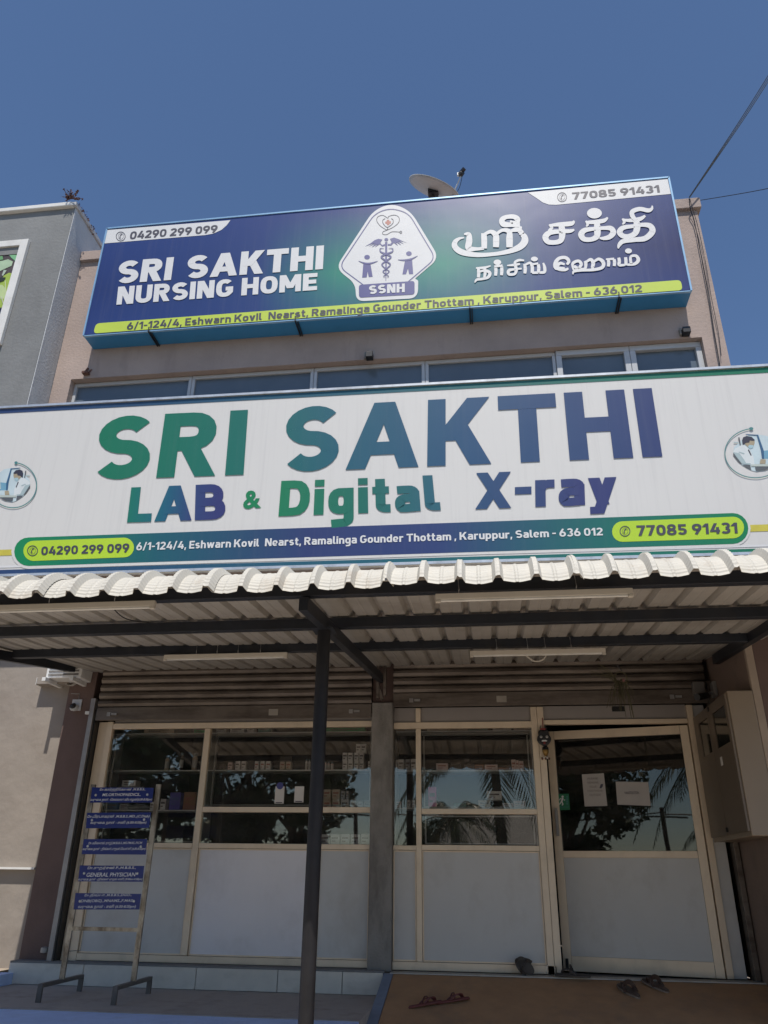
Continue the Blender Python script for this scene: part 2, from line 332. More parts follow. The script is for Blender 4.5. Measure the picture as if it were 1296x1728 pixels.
MB().box(2.197, 2.262, -1.235, -1.19, GZ, 3.2).build('corner_trim', m_bead, B, bevel=0.006)
MB().box(2.265, 4.6, -1.226, -1.215, GZ, 3.2).build('wall_facing', m_brownwall, B)
MB().box(-1.15, -0.935, -0.10, 0.2, -0.035, 2.34).build('pillar', m_conc, B, bevel=0.008)
mb = MB(); mb.box(-4.49, -0.985, -0.2, 0.3, GZ, -0.016); mb.box(-0.985, 2.2, -0.2, 0.3, GZ, -0.037)
mb.build('plinth', m_ledge, B)
x = -4.48; i = 0
for x1 in (-3.75, -2.68, -1.93, -1.35, -0.99):                  # riser tiles with open joints
    MB().box(x + 0.003, x1 - 0.003, -0.222, -0.203, -0.197, -0.030).build('tile', m_tile, B, bevel=0.003); x = x1
MB().box(-0.93, 2.2, -0.215, -0.06, -0.034, -0.024).build('threshold', mat('worn_white_threshold', (0.40, 0.38, 0.34), 0.5, dirt=0.4, dscale=(4, 4, 4)), B)
# room behind the shopfront
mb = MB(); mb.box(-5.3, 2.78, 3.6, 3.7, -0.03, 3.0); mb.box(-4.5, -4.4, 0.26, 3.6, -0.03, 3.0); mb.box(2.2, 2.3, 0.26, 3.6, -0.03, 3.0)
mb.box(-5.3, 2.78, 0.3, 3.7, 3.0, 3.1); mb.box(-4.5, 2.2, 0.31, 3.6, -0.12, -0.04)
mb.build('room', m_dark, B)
# upper windows
wins = [(-5.31, -3.66, 1), (-3.66, -2.02, 1), (-2.02, -0.58, 1), (-0.58, 1.05, 1), (1.05, 1.94, 2), (1.94, 2.79, 2)]
for a, b, k in wins:
    mb = MB(); t = 0.045 if k == 1 else 0.07; y0 = 0.10 if k == 1 else 0.075
    mb.box(a + 0.002, b - 0.002, y0, 0.17, 6.69 - t, 6.695); mb.box(a + 0.002, a + t, y0, 0.17, 5.46, 6.69 - t)
    mb.box(b - t, b - 0.002, y0, 0.17, 5.46, 6.69 - t); mb.box(a + t, b - t, y0, 0.17, 5.46, 5.52)
    fr = mb.build('window', m_alum, B, bevel=0.006)
    MB().box(a + t, b - t, 0.13, 0.14, 5.52, 6.69 - t).build('pane', m_frost, fr)
# ================================================================ NEIGHBOUR
NB = thing('neighbour_building', (-8, -0.4, GZ), 'grey flat roofed building cut by the left edge, with a poster window', 'building')
mb = MB(); mb.box(-14, -5.58, -0.4, 8, GZ, 9.42); o = mb.build('wall', m_grey, NB)
MB().box(-5.578, -5.566, -0.396, 8, GZ, 9.42).build('side_face', m_greyside, NB)
MB().box(-14, -5.60, -0.46, -0.2, 9.424, 9.495).build('coping', m_white, NB, bevel=0.01)
MB().box(-5.60, -5.54, -0.45, 8, 9.43, 9.49).build('side_coping', m_greyside, NB)
wn = MB().box(-6.245, -6.13, -0.46, -0.402, 7.02, 8.84).box(-8.2, -6.245, -0.46, -0.402, 8.73, 8.84).box(-8.2, -6.245, -0.46, -0.402, 7.02, 7.12).build('window', m_white, NB, bevel=0.006)
MB().box(-8.2, -6.247, -0.43, -0.403, 8.60, 8.728).build('head_rail', m_grey, wn)
MB().box(-8.2, -6.247, -0.42, -0.403, 7.122, 8.598).build('poster', mat('poster_brown', (0.10, 0.075, 0.065), 0.3, var=.2), wn)
POSTER = wn
# dried plant on the corner of the parapet
m_dry = mat('dried_leaf', (0.13, 0.065, 0.05), 0.9, var=0.4, scale=30)
pl = thing('dried_plant', (-5.62, -0.45, 9.5), 'dried brown weed growing on the corner of the grey parapet', 'plant')
mb = MB(); st = MB()
for i in range(20):
    a = random.uniform(-1.5, 1.7); L_ = random.uniform(0.09, 0.19); b0 = Vector((-5.62 + random.uniform(-.05, .05), -0.47, 9.53))
    tip = b0 + Vector((math.sin(a) * L_, random.uniform(-.12, .1), math.cos(a) * L_ * 0.85)); st.tube([b0, (b0 + tip) / 2 + Vector((0, 0, .02)), tip], 0.005, 4)
    for j in range(12):
        c = b0.lerp(tip, random.uniform(.3, 1.05)); s = random.uniform(.012, .026)
        v = [Vector((random.uniform(-1, 1), random.uniform(-1, 1), random.uniform(-1, 1))) * s for _ in range(3)]
        mb.poly([c + q for q in v])
for i in range(60):
    t = random.random(); c = Vector((-5.53 + random.uniform(-.02, .03), -0.42 + t * 0.55, 9.5 - t * 0.06 + random.uniform(-.04, .02))); s = random.uniform(.014, .028)
    mb.poly([c + Vector((random.uniform(-1, 1), random.uniform(-1, 1), random.uniform(-1, 1))) * s for _ in range(3)])
st.build('stem', m_dry, pl); mb.build('foliage', m_dry, pl)

# ================================================================ STROKE LETTERING (DIN-like sign letters)
def arc(cx, cy, rx, ry, a0, a1, n=9, e=2.3):
    out = []
    for i in range(n + 1):
        a = rad(a0 + (a1 - a0) * i / n); c, s = math.cos(a), math.sin(a)
        out.append((cx + rx * math.copysign(abs(c) ** (2 / e), c), cy + ry * math.copysign(abs(s) ** (2 / e), s)))
    return out
def R_(x0, y0, x1, y1): return ('p', [(x0, y0), (x1, y0), (x1, y1), (x0, y1)])
def DG(x0, y0, x1, y1, wx): return ('p', [(x0 - wx / 2, y0), (x0 + wx / 2, y0), (x1 + wx / 2, y1), (x1 - wx / 2, y1)])
def glyph(c, w):
    h = w / 2; X = 0.73                                        # x height
    def bowl(W, y0, y1, x0=0.0, r=None):                       # right-hand bowl from stem
        ry = (y1 - y0 - w) / 2; rx = min(ry * 1.05, W - h - x0)
        return [(x0, y1 - h), (W - h - rx, y1 - h)] + arc(W - h - rx, (y0 + y1) / 2, rx, ry, 90, -90)[1:-1] + [(W - h - rx, y0 + h), (x0, y0 + h)]
    def ring(W, y0, y1, a0=0, a1=360): return arc(W / 2, (y0 + y1) / 2, W / 2 - h, (y1 - y0) / 2 - h, a0, a1, 20, 2.6)
    def ess(W, H):
        ry = (H - w) / 4; rx = W / 2 - h
        return arc(W / 2, H - h - ry, rx, ry, 32, 258, 14, 2.0) + arc(W / 2, h + ry, rx, ry, 78, -148, 14, 2.0)
    s = lambda p: ('s', p)
    if c == 'S': return .68, [s(ess(.68, 1))]
    if c == 's': return .52, [s(ess(.52, X))]
    if c == 'R': return .70, [R_(0, 0, w, 1), s(bowl(.66, .40, 1, h)), DG(.70 - w * .58, 0, .36, .45, w * 1.12)]
    if c == 'I': return w, [R_(0, 0, w, 1)]
    if c == 'A': return .86, [DG(w * .54, 0, .43 - w * .06, 1, w * 1.08), DG(.86 - w * .54, 0, .43 + w * .06, 1, w * 1.08), R_(.2, .2, .66, .2 + w * .9)]
    if c == 'K': return .74, [R_(0, 0, w, 1), DG(w * .9, .36, .74 - w * .62, 1, w * 1.25), DG(.74 - w * .58, 0, .34, .62, w * 1.15)]
    if c == 'T': return .68, [R_(0, 1 - w, .68, 1), R_(.34 - h, 0, .34 + h, 1 - w)]
    if c == 'H': return .70, [R_(0, 0, w, 1), R_(.70 - w, 0, .70, 1), R_(w, .5 - h, .70 - w, .5 + h)]
    if c == 'N': return .72, [R_(0, 0, w, 1), R_(.72 - w, 0, .72, 1), DG(.72 - w * .62, 0, w * .62, 1, w * 1.15)]
    if c == 'U': return .70, [s([(h, 1), (h, .35)] + arc(.35, .35, .35 - h, .35 - h, 180, 360)[1:] + [(.70 - h, 1)])]
    if c == 'G': return .71, [s(arc(.355, .5, .355 - h, .5 - h, 45, 318, 20, 2.6) + [(.71 - h, .28), (.71 - h, .5 - h * .4)]), R_(.40, .46 - h, .71, .46 + h * .9)]
    if c == 'O': return .71, [s(ring(.71, 0, 1))]
    if c == 'M': return .88, [R_(0, 0, w, 1), R_(.88 - w, 0, .88, 1), DG(.44, .22, w * .58, 1, w * 1.1), DG(.44, .22, .88 - w * .58, 1, w * 1.1)]
    if c == 'E': return .58, [R_(0, 0, w, 1), R_(w, 0, .58, w), R_(w, 1 - w, .58, 1), R_(w, .5 - h, .54, .5 + h)]
    if c == 'L': return .56, [R_(0, 0, w, 1), R_(w, 0, .56, w)]
    if c == 'B': return .70, [R_(0, 0, w, 1), s(bowl(.70, 0, .5 + h, h)), s(bowl(.66, .5 - h, 1, h))]
    if c == 'D': return .70, [R_(0, 0, w, 1), s([(h, 1 - h), (.30, 1 - h)] + arc(.34, .5, .36 - h, .5 - h, 90, -90)[1:-1] + [(.30, h), (h, h)])]
    if c == 'X': return .78, [DG(w * .56, 0, .78 - w * .60, 1, w * 1.14), DG(.78 - w * .56, 0, w * .60, 1, w * 1.14)]
    if c == 'i': return w, [R_(0, 0, w, X), R_(0, X + .07, w, X + .07 + w * .85)]
    if c == 'l': return w * 1.5, [s([(h, 1), (h, .20)] + arc(h + .11, .20, .11, .20 - h, 180, 270, 5) + [(w * 1.5, h)])]
    if c == 't': return .40, [s([(.07 + h, .95), (.07 + h, .22)] + arc(.07 + h + .13, .22, .13, .22 - h, 180, 270, 5) + [(.40, h)]), R_(0, X - w * .9, .38, X)]
    if c == 'a': return .56, [R_(.56 - w, 0, .56, X - .16), s([(.06, X - h * 1.05), (.20, X - h)] + arc(.32, X - h - .13, .24 - h, .13, 90, 0, 5)), s([(.56 - h, .42 - h * .35), (.24, .42 - h * .35)] + arc(.22, .225, .22 - h, .205 - h * .55, 100, 260, 8)[1:-1] + [(.24, h * .85), (.56 - h, h * .95)])]
    if c in 'dgq': 
        r = [s(arc(.29, X / 2, .29 - h, X / 2 - h, 0, 360, 18, 2.6)), R_(.58 - w, 0 if c == 'd' else .0, .58, 1 if c == 'd' else X)]
        if c == 'g': r = [r[0], s([(.58 - h, X), (.58 - h, -.08)] + arc(.36, -.08, .22 - h, .18 - h * .2, 0, -90, 5)[1:] + [(.08, -.26)])]
        return .58, r
    if c == 'p': return .58, [s(arc(.29, X / 2, .29 - h, X / 2 - h, 0, 360, 18, 2.6)), R_(0, -.25, w, X)]
    if c == 'e': return .57, [s([(.57 - h * .7, .37)] + arc(.285, X / 2, .285 - h, X / 2 - h, 5, 318, 18, 2.6)), R_(.12, .34 - h * .55, .5, .34 + h * .35)]
    if c == 'o': return .58, [s(ring(.58, 0, X))]
    if c == 'n': return .57, [R_(0, 0, w, X), s([(h, X - h), (.28, X - h)] + arc(.285, X - h - .2, .285 - h, .2, 90, 0, 6)[1:] + [(.57 - h, 0)])]
    if c == 'h': return .57, [R_(0, 0, w, 1), s([(h, X - h), (.28, X - h)] + arc(.285, X - h - .2, .285 - h, .2, 90, 0, 6)[1:] + [(.57 - h, 0)])]
    if c == 'm': return .88, [R_(0, 0, w, X), s([(h, X - h), (.3, X - h)] + arc(.3, X - h - .16, .14, .16, 90, 0, 5)[1:] + [(.44, 0)]), s([(.44, X - h), (.62, X - h)] + arc(.62, X - h - .16, .88 - h - .62, .16, 90, 0, 5)[1:] + [(.88 - h, 0)])]
    if c == 'u': return .57, [R_(.57 - w, 0, .57, X), s([(h, X), (h, .25)] + arc(.285, .25, .285 - h, .25 - h, 180, 270, 6)[1:] + [(.57 - h, h)])]
    if c == 'r': return .42, [R_(0, 0, w, X), s([(h, X - .25), (h + .06, X - h * 1.3), (.28, X - h), (.42, X - h)])]
    if c == 'v': return .58, [DG(.29, 0, w * .54, X, w * 1.1), DG(.29, 0, .58 - w * .54, X, w * 1.1)]
    if c == 'y': return .60, [DG(.31, 0, w * .54, X, w * 1.1), DG(.19, -.25, .60 - w * .54, X, w * 1.1), R_(.02, -.25, .2, -.25 + w * .85)]
    if c == 'w': return .86, [DG(.26, 0, w * .52, X, w * 1.0), DG(.26, 0, .43, X, w * .9), DG(.60, 0, .43, X, w * .9), DG(.60, 0, .86 - w * .52, X, w * 1.0)]
    if c == '0': return .64, [s(ring(.64, 0, 1))]
    if c == '1': return .40, [R_(.40 - w, 0, .40, 1), DG(.05, .68, .40 - w * .6, .98, w * 1.1)]
    if c == '2': return .62, [s(arc(.31, 1 - .30, .31 - h, .30 - h, 165, -28, 10) + [(.10, h + .02)]), R_(.0, 0, .62, w)]
    if c == '3': return .62, [s(arc(.31, .745, .30 - h, .255 - h * .6, 155, -90, 10)), s(arc(.30, .28, .32 - h, .28 - h * .9, 90, -155, 11))]
    if c == '4': return .68, [DG(.10, .2, .40, 1, w * 1.1), R_(.02, .18, .68, .18 + w), R_(.42, 0, .42 + w, .62)]
    if c == '5': return .62, [R_(.05, 1 - w, .58, 1), R_(.05, .45, .05 + w, 1), s([(.05 + h, .53)] + arc(.30, .315, .32 - h, .315 - h, 100, -155, 12))]
    if c in '69':
        r = [arc(.325, .33, .325 - h, .33 - h, 0, 360, 18), [(.06 + h, .42), (.32, .99)]]
        r = [r[0], [(.02 + h, .33), (.03 + h, .5), (.20 + h, .8), (.30 + h, 1)]]
        if c == '9': r = [[(.65 - x, 1 - y) for x, y in q] for q in r]
        return .65, [s(q) for q in r]
    if c == '7': return .60, [R_(0, 1 - w, .60, 1), DG(.20, 0, .60 - w * .55, 1 - w * .5, w * 1.08)]
    if c == '8': return .66, [s(arc(.33, .74, .30 - h, .26 - h * .7, 0, 360, 16)), s(arc(.33, .28, .33 - h, .28 - h * .8, 0, 360, 16))]
    if c == '-': return .36, [R_(0, .36, .36, .36 + w * .9)]
    if c == '/': return .42, [DG(w * .4, -.05, .42 - w * .4, 1.05, w * .85)]
    if c == ',': return w, [('p', [(0, -.16), (w * .6, -.16), (w, w), (w * .15, w)])]
    return .3, []
def ribbon(pts, wl):
    P = [Vector((p[0], p[1])) for p in pts]; k = len(P); Lf = []; Rt = []
    closed = (P[0] - P[-1]).length < 1e-4
    for i in range(k):
        a = P[i - 1] if i else (P[-2] if closed else None); b = P[i + 1] if i < k - 1 else (P[1] if closed else None)
        d0 = (P[i] - a).normalized() if a is not None and (P[i] - a).length > 1e-6 else None
        d1 = (b - P[i]).normalized() if b is not None and (b - P[i]).length > 1e-6 else None
        if d0 is None: d0 = d1
        if d1 is None: d1 = d0
        d = (d0 + d1); d = d.normalized() if d.length > 1e-6 else d0
        n = Vector((-d.y, d.x)); ca = max(0.6, n.dot(Vector((-d0.y, d0.x))))
        ww = wl[i] if isinstance(wl, (list, tuple)) else wl
        Lf.append(P[i] + n * ww / 2 / ca); Rt.append(P[i] - n * ww / 2 / ca)
    return [[(*Lf[i],), (*Rt[i],), (*Rt[i + 1],), (*Lf[i + 1],)] for i in range(k - 1)]
def strokes_mesh(mb, items, w, mapf, layer, dl=0.0002, k0=0):
    k = k0
    for kind, pts in items:
        k += 1
        if kind == 'p': mb.poly([mapf(p[0], p[1], layer + 0.0006 * (k % 3)) for p in pts])
        else:
            for i, q in enumerate(ribbon(pts, w)): mb.poly([mapf(p[0], p[1], layer + 0.0006 * (k % 3) + 0.00011 * (i % 5)) for p in q])
    return k
def quadmap(BL, BR, TL, TR, Y):
    a, b, c, d = [oY(*p, Y) for p in (BL, BR, TL, TR)]
    def f(u, v, lay):                                            # u,v in 0..1 over the quad
        P = a * (1 - u) * (1 - v) + b * u * (1 - v) + c * (1 - u) * v + d * u * v
        return (P.x, Y - lay, P.z)
    return f
def sign_text(txt, BL, BR, TL, TR, Y, mt, parent, name='lettering', w=0.2, layer=0.006, gap=0.075, sp=0.34, each=False):
    q = quadmap(BL, BR, TL, TR, Y); xs = []; x = 0
    for i, c in enumerate(txt):
        if c == ' ': x += sp; continue
        W, it = glyph(c, w); xs.append((x, c, it)); last = x + W; x += W + (gap if txt[i + 1:i + 2] != ' ' else 0.02)
    tot = last; mb = MB(); k = 0
    for x, c, it in xs:
        if each: mb = MB()
        k = strokes_mesh(mb, it, w, lambda u, v, l, x=x: q((x + u) / tot, v, l), layer, k0=k)
        if each: mb.build(name, mt, parent, tri=False)
    if not each: mb.build(name, mt, parent)
def font_text(txt, BL, BR, TL, TR, Y, mt, parent, name='lettering', layer=0.006, shear=0.0, off=0.0):
    cu = bpy.data.curves.new('tmp_text', 'FONT'); cu.body = txt; cu.size = 1; cu.offset = off; cu.resolution_u = 3
    ob = bpy.data.objects.new('tmp_text', cu); COL.objects.link(ob)
    dg = bpy.context.evaluated_depsgraph_get(); me = bpy.data.meshes.new_from_object(ob.evaluated_get(dg))
    bpy.data.objects.remove(ob); bpy.data.curves.remove(cu)
    if not me.vertices: return
    x0 = min(v.co.x for v in me.vertices); x1 = max(v.co.x for v in me.vertices)
    y0 = min(v.co.y for v in me.vertices); y1 = max(v.co.y for v in me.vertices)
    q = quadmap(BL, BR, TL, TR, Y)
    for v in me.vertices:
        vv = (v.co.y - y0) / (y1 - y0); uu = (v.co.x - x0) / (x1 - x0); v.co = q(uu + shear * (vv - .5), vv, layer)
    me.materials.clear(); me.materials.append(mt); me.name = name
    o = bpy.data.objects.new(name, me); COL.objects.link(o)
    if parent: child(o, parent)
    return o
def print_poly(pts, Y, layer, mt, parent, name, thick=0.0):
    P = [oY(x, y, Y) for x, y in pts]; mb = MB(); mb.poly([(p.x, Y - layer, p.z) for p in P])
    return mb.build(name, mt, parent, tri=True)
def print_strokes(lines, width, Y, layer, mt, parent, name, tf=lambda p: p):
    """lines drawn in picture units and laid on the plane Y"""
    mb = MB()
    for k, ln in enumerate(lines):
        wl = width
        if len(ln[0]) == 3: wl = [p[2] for p in ln]; ln = [(p[0], p[1]) for p in ln]
        for i, q in enumerate(ribbon(ln, wl)):
            mb.poly([(lambda P: (P.x, Y - layer - 0.0009 * (k % 5) - 0.00013 * (i % 6), P.z))(oY(*tf(p), Y)) for p in q])
    return mb.build(name, mt, parent)
def smooth_line(pts, n=5):
    """Catmull-Rom through points (x, y[, w])"""
    out = []; P = [pts[0]] + list(pts) + [pts[-1]]
    for i in range(1, len(P) - 2):
        for j in range(n):
            t = j / n; out.append(tuple(0.5 * (2 * P[i][a] + (P[i + 1][a] - P[i - 1][a]) * t + (2 * P[i - 1][a] - 5 * P[i][a] + 4 * P[i + 1][a] - P[i + 2][a]) * t * t
                      + (3 * P[i][a] - P[i - 1][a] - 3 * P[i + 1][a] + P[i + 2][a]) * t ** 3) for a in range(len(P[i]))))
    out.append(tuple(pts[-1])); return out
def circ(cx, cy, r, n=20, ry=None): return [(cx + r * math.cos(2 * math.pi * i / n), cy + (ry or r) * math.sin(2 * math.pi * i / n)) for i in range(n)]
def rounded(pts, r, n=6):
    out = []; k = len(pts)
    for i in range(k):
        p = Vector(pts[i]); a = Vector(pts[i - 1]); b = Vector(pts[(i + 1) % k])
        u = (a - p); v = (b - p); rr = min(r, u.length * .49, v.length * .49); s = p + u.normalized() * rr; e = p + v.normalized() * rr
        for j in range(n + 1):
            t = j / n; q = s * (1 - t) ** 2 + p * 2 * t * (1 - t) + e * t * t; out.append((q.x, q.y))
    return out

def pq(p): return (p[0] / 8.63, 400 + p[1] / 8.63)
for k, (pts, c) in enumerate((([(-60, 700), (0, 640), (60, 560), (130, 520), (230, 540), (190, 700), (140, 880), (95, 1010), (0, 1030), (-60, 1040)], (0.36, 0.48, 0.07)),
        ([(-60, 690), (40, 700), (90, 760), (80, 900), (-60, 900)], (0.50, 0.60, 0.28)), ([(-60, 360), (50, 345), (120, 325), (190, 360), (170, 420), (60, 470), (0, 500), (-60, 520)], (0.42, 0.55, 0.36)),
        ([(135, 262), (310, 262), (280, 372), (240, 362), (200, 330), (170, 308)], (0.22, 0.48, 0.24)), ([(-60, 290), (40, 280), (50, 330), (-60, 350)], (0.16, 0.36, 0.15)),
        ([(60, 480), (100, 490), (50, 570), (30, 560)], (0.45, 0.52, 0.42)), ([(-60, 600), (90, 590), (60, 640), (0, 660), (-60, 650)], (0.03, 0.035, 0.02)),
        ([(15, 870), (30, 870), (100, 1090), (80, 1090)], (0.55, 0.58, 0.40)), ([(75, 640), (90, 640), (105, 900), (95, 990), (88, 900)], (0.52, 0.60, 0.30)), ([(-60, 1045), (90, 1050), (-10, 1400), (-60, 1500)], (0.018, 0.022, 0.055)))):
    print_poly([pq(p) for p in pts], -0.421, .001 + .0012 * k, mat('poster_ink', c, .35) if False else mat('poster_ink_%d' % k, c, .35, var=.12, scale=5), POSTER, 'printed_shape')
# ================================================================ UPPER SIGN
UY = -0.30
US = thing('upper_signboard', (-1.2, -0.15, 7.16), 'long navy and green nursing home signboard high on the wall with winged staff emblem', 'signboard')
c4 = [oY(179, 386, UY), oY(1130, 299, UY), oY(1166, 491, UY), oY(142, 566, UY)]
xl = (c4[0].x + c4[3].x) / 2; xr = (c4[1].x + c4[2].x) / 2; zt = (c4[0].z + c4[1].z) / 2; zb = (c4[2].z + c4[3].z) / 2
mb = MB(); mb.box(xl, xr, UY + 0.012, -0.003, zb, zt); mb.build('case', m_signblue, US)
MB().box(xl + .015, xr - .015, UY, UY + 0.011, zb + .015, zt - .015).build('face', m_usign, US)
for a in ((xl - .006, xl + .016, zb, zt), (xr - .016, xr + .006, zb, zt), (xl, xr, zt - .016, zt + .008), (xl, xr, zb - .008, zb + .005)):
    MB().box(a[0], a[1], UY - (.0025 if a[3] < zb + .01 else .012), UY + .03, a[2], a[3]).build('edge_trim', m_signedge, US)
print_poly([(181, 388.5), (389, 371.8), (383, 380), (374, 388), (360, 394.5), (346, 397), (176.5, 411)], UY, .003, m_letter, US, 'white_tab')
print_poly([(890.5, 325), (1126.5, 302), (1132, 327.5), (938, 346), (926, 345.5), (916, 342), (906, 335)], UY, .003, m_letter, US, 'white_tab')
print_poly(rounded([(157.5, 563), (162, 546), (1148.7, 472.6), (1152, 489.8)], 7), UY, .003, m_lime, US, 'address_band')
sign_text('04290 299 099', (218.7, 404.4), (366.6, 392.6), (221, 391.4), (368, 379.9), UY, m_ink, US, w=.19)
sign_text('77085 91431', (966.8, 337.1), (1113.5, 324.8), (965, 325.6), (1111.5, 312.8), UY, m_ink, US, w=.19)
for cx, cy in ((204, 399.4), (948.4, 333.1)):
    print_strokes([circ(cx, cy, 7.6, 20) + [(cx + 7.6, cy)]], 1.0, UY, .006, m_ink, US, 'phone_symbol')
    font_text('✆', (cx - 4.6, cy + 5.6), (cx + 4.6, cy + 5.2), (cx - 4.2, cy - 5.2), (cx + 5, cy - 5.6), UY, m_ink, US, 'phone_symbol')
sign_text('SRI SAKTHI', (196.6, 479.5), (545, 454.5), (203, 441.5), (547, 414.5), UY, m_letter, US, w=.235, sp=.45, each=True, name='letter')
sign_text('NURSING HOME', (196.6, 514.8), (535, 489.7), (200, 484.5), (536, 461.0), UY, m_letter, US, w=.23, sp=.33, each=True, name='letter')
sign_text('6/1-124/4, Eshwarn Kovil  Nearst, Ramalinga Gounder Thottam , Karuppur, Salem - 636 012', (214, 557), (1083.7, 493), (215.5, 545), (1082.5, 480.7), UY, m_ink, US, w=.185, sp=.32, gap=.09)
# emblem: traced in an enlarged crop of the photograph, laid on the sign plane
def EM(p): return (560 + p[0] / 6.48, 340 + p[1] / 6.48)
def em_poly(pts, layer, mt, name): return print_poly([EM(p) for p in pts], UY, layer, mt, US, name)
em_poly(rounded([(655, 20), (860, 105), (1175, 620), (905, 850), (945, 862), (940, 1060), (262, 1095), (262, 905), (40, 730), (455, 100)], 110), .004, m_letter, 'emblem')
outl = rounded([(345, 915), (80, 720), (470, 135), (640, 75), (840, 130), (1135, 625), (835, 880)], 90)[7:-7]
print_strokes([[EM(p) for p in [(345, 915)] + outl + [(835, 880)]]], 1.5, UY, .006, m_indigo, US, 'emblem_line')
em_poly(rounded([(295, 915), (905, 872), (905, 1020), (298, 1055)], 32), .007, m_indigo, 'emblem_band')
sign_text('SSNH', EM((408, 1020)), EM((798, 997)), EM((408, 925)), EM((798, 902)), UY, m_letter, US, w=.24, layer=.010, gap=.1, each=True, name='letter')
print_strokes([[EM(p) for p in smooth_line(q)] for q in (
    [(600, 315), (530, 270), (492, 215), (505, 170), (560, 155), (612, 185), (625, 165), (690, 152), (735, 180), (730, 235), (670, 285), (600, 318), (560, 335), (558, 360), (600, 365), (660, 335), (745, 338)],
    [(585, 190), (560, 205), (560, 240), (605, 285), (665, 245), (670, 205), (650, 190)], [(605, 285), (612, 300), (600, 318)], circ(755, 340, 11, 10) + [(766, 340)])], 0.95, UY, .006, m_ink, US, 'heart_drawing')
m_redx = mat('faded_red_print', (0.45, 0.16, 0.12), 0.5)
em_poly([(600, 205), (628, 203), (629, 220), (646, 219), (646, 243), (630, 244), (631, 260), (603, 261), (602, 246), (585, 247), (585, 223), (601, 222)], .006, m_redx, 'cross')
# staff with wings and two snakes
em_poly([(582, 445), (608, 443), (604, 600), (594, 870), (588, 870), (584, 600)], .006, m_indigo, 'staff')
em_poly(circ(596, 420, 21, 14, 17), .0065, m_indigo, 'staff_head')
em_poly([(582, 468), (550, 480), (530, 455), (553, 420), (510, 412), (470, 425), (425, 460), (360, 497), (470, 455), (400, 500), (480, 462), (435, 506), (505, 468), (470, 505), (525, 470), (550, 495), (582, 488)], .0068, m_indigo, 'wing')
em_poly([(612, 466), (640, 470), (655, 448), (636, 412), (680, 398), (730, 415), (780, 440), (832, 458), (735, 432), (790, 470), (720, 440), (760, 482), (700, 448), (722, 488), (678, 455), (650, 485), (612, 486)], .0068, m_indigo, 'wing')
sn = []
for sgn in (1, -1):
    pts = [(570 if sgn > 0 else 620, 518, 4), (530 if sgn > 0 else 665, 520, 9), (535 if sgn > 0 else 660, 555, 14), (594, 580, 18)]
    for j, (yy, rx) in enumerate(((612, 52), (655, 0), (695, 46), (742, 0), (770, 34), (800, 0), (822, 28))):
        pts.append((594 + sgn * rx * (1 if j in (0, 4) else -1), yy, 17 - j * 1.8))
    pts.append((585 if sgn > 0 else 602, 835, 3))
    sn.append([(*EM(p[:2]), p[2] / 6.48) for p in smooth_line(pts)])
print_strokes(sn, 1, UY, .0085, m_indigo, US, 'snake')
for cx, up, pts, arm in ((386, 612, [(345, 680), (422, 680), (447, 826), (404, 830), (392, 770), (382, 833), (332, 836)], [(292, 654, 4), (345, 675, 14), (400, 684, 20), (450, 674, 14), (503, 656, 4)]),
                         (843, 573, [(803, 635), (878, 632), (890, 797), (845, 798), (833, 735), (812, 798), (772, 800)], [(722, 640, 4), (780, 646, 14), (843, 640, 20), (890, 624, 14), (938, 598, 4)])):
    em_poly(circ(cx, up, 31, 16, 25), .006, m_indigo, 'figure_head')
    em_poly(pts, .006, m_indigo, 'figure_body')
    print_strokes([[(*EM(p[:2]), p[2] / 6.48) for p in smooth_line(arm)]], 1, UY, .0075, m_indigo, US, 'figure_arms')
# Tamil lettering, traced as pen strokes (x, y, pen width)
def TM(p): return (740 + p[0] / 3.24, 330 + p[1] / 3.24)
def tamil(lines, name):
    print_strokes([[(*TM(p[:2]), p[2] * 1.13 / 3.24) for p in smooth_line(l, 6)] for l in lines], 1, UY, .006, m_letter, US, name)
def dot(x, y, rx, ry): em = [TM(p) for p in circ(x, y, rx, 16, ry)]; print_poly(em, UY, .0075, m_letter, US, 'lettering')
tamil([ # SRI ligature
    [(140, 232, 6), (112, 238, 14), (90, 258, 24), (92, 285, 28), (130, 312, 28), (210, 326, 22), (300, 322, 18), (380, 308, 22), (440, 285, 30), (470, 255, 34), (468, 225, 28), (445, 205, 16)],
    [(140, 213, 8), (165, 215, 22), (168, 250, 30), (165, 290, 28), (210, 294, 16), (248, 290, 16)],
    [(248, 208, 26), (250, 250, 28), (250, 292, 26)], [(250, 215, 14), (285, 200, 18), (312, 218, 28), (315, 255, 30), (314, 285, 28)],
    [(314, 215, 14), (350, 192, 16), (385, 200, 24), (388, 240, 32), (388, 286, 30)], [(388, 200, 14), (425, 186, 20), (450, 200, 24), (462, 225, 20)],
    [(395, 195, 12), (440, 188, 18), (448, 170, 14)],
    [(445, 160, 26), (395, 162, 22), (355, 158, 28), (348, 135, 26), (370, 120, 20), (410, 118, 22), (432, 132, 26), (425, 150, 22), (400, 148, 14), (395, 138, 8)]], 'lettering')
tamil([ # SA
    [(605, 165, 10), (660, 160, 20), (725, 155, 22), (742, 140, 8)], [(605, 160, 8), (618, 178, 16), (600, 195, 8)], [(742, 188, 8), (720, 196, 18), (670, 198, 20), (610, 205, 24), (585, 228, 30), (598, 255, 24), (640, 258, 22), (670, 245, 26), (676, 205, 32), (672, 168, 28)]], 'lettering')
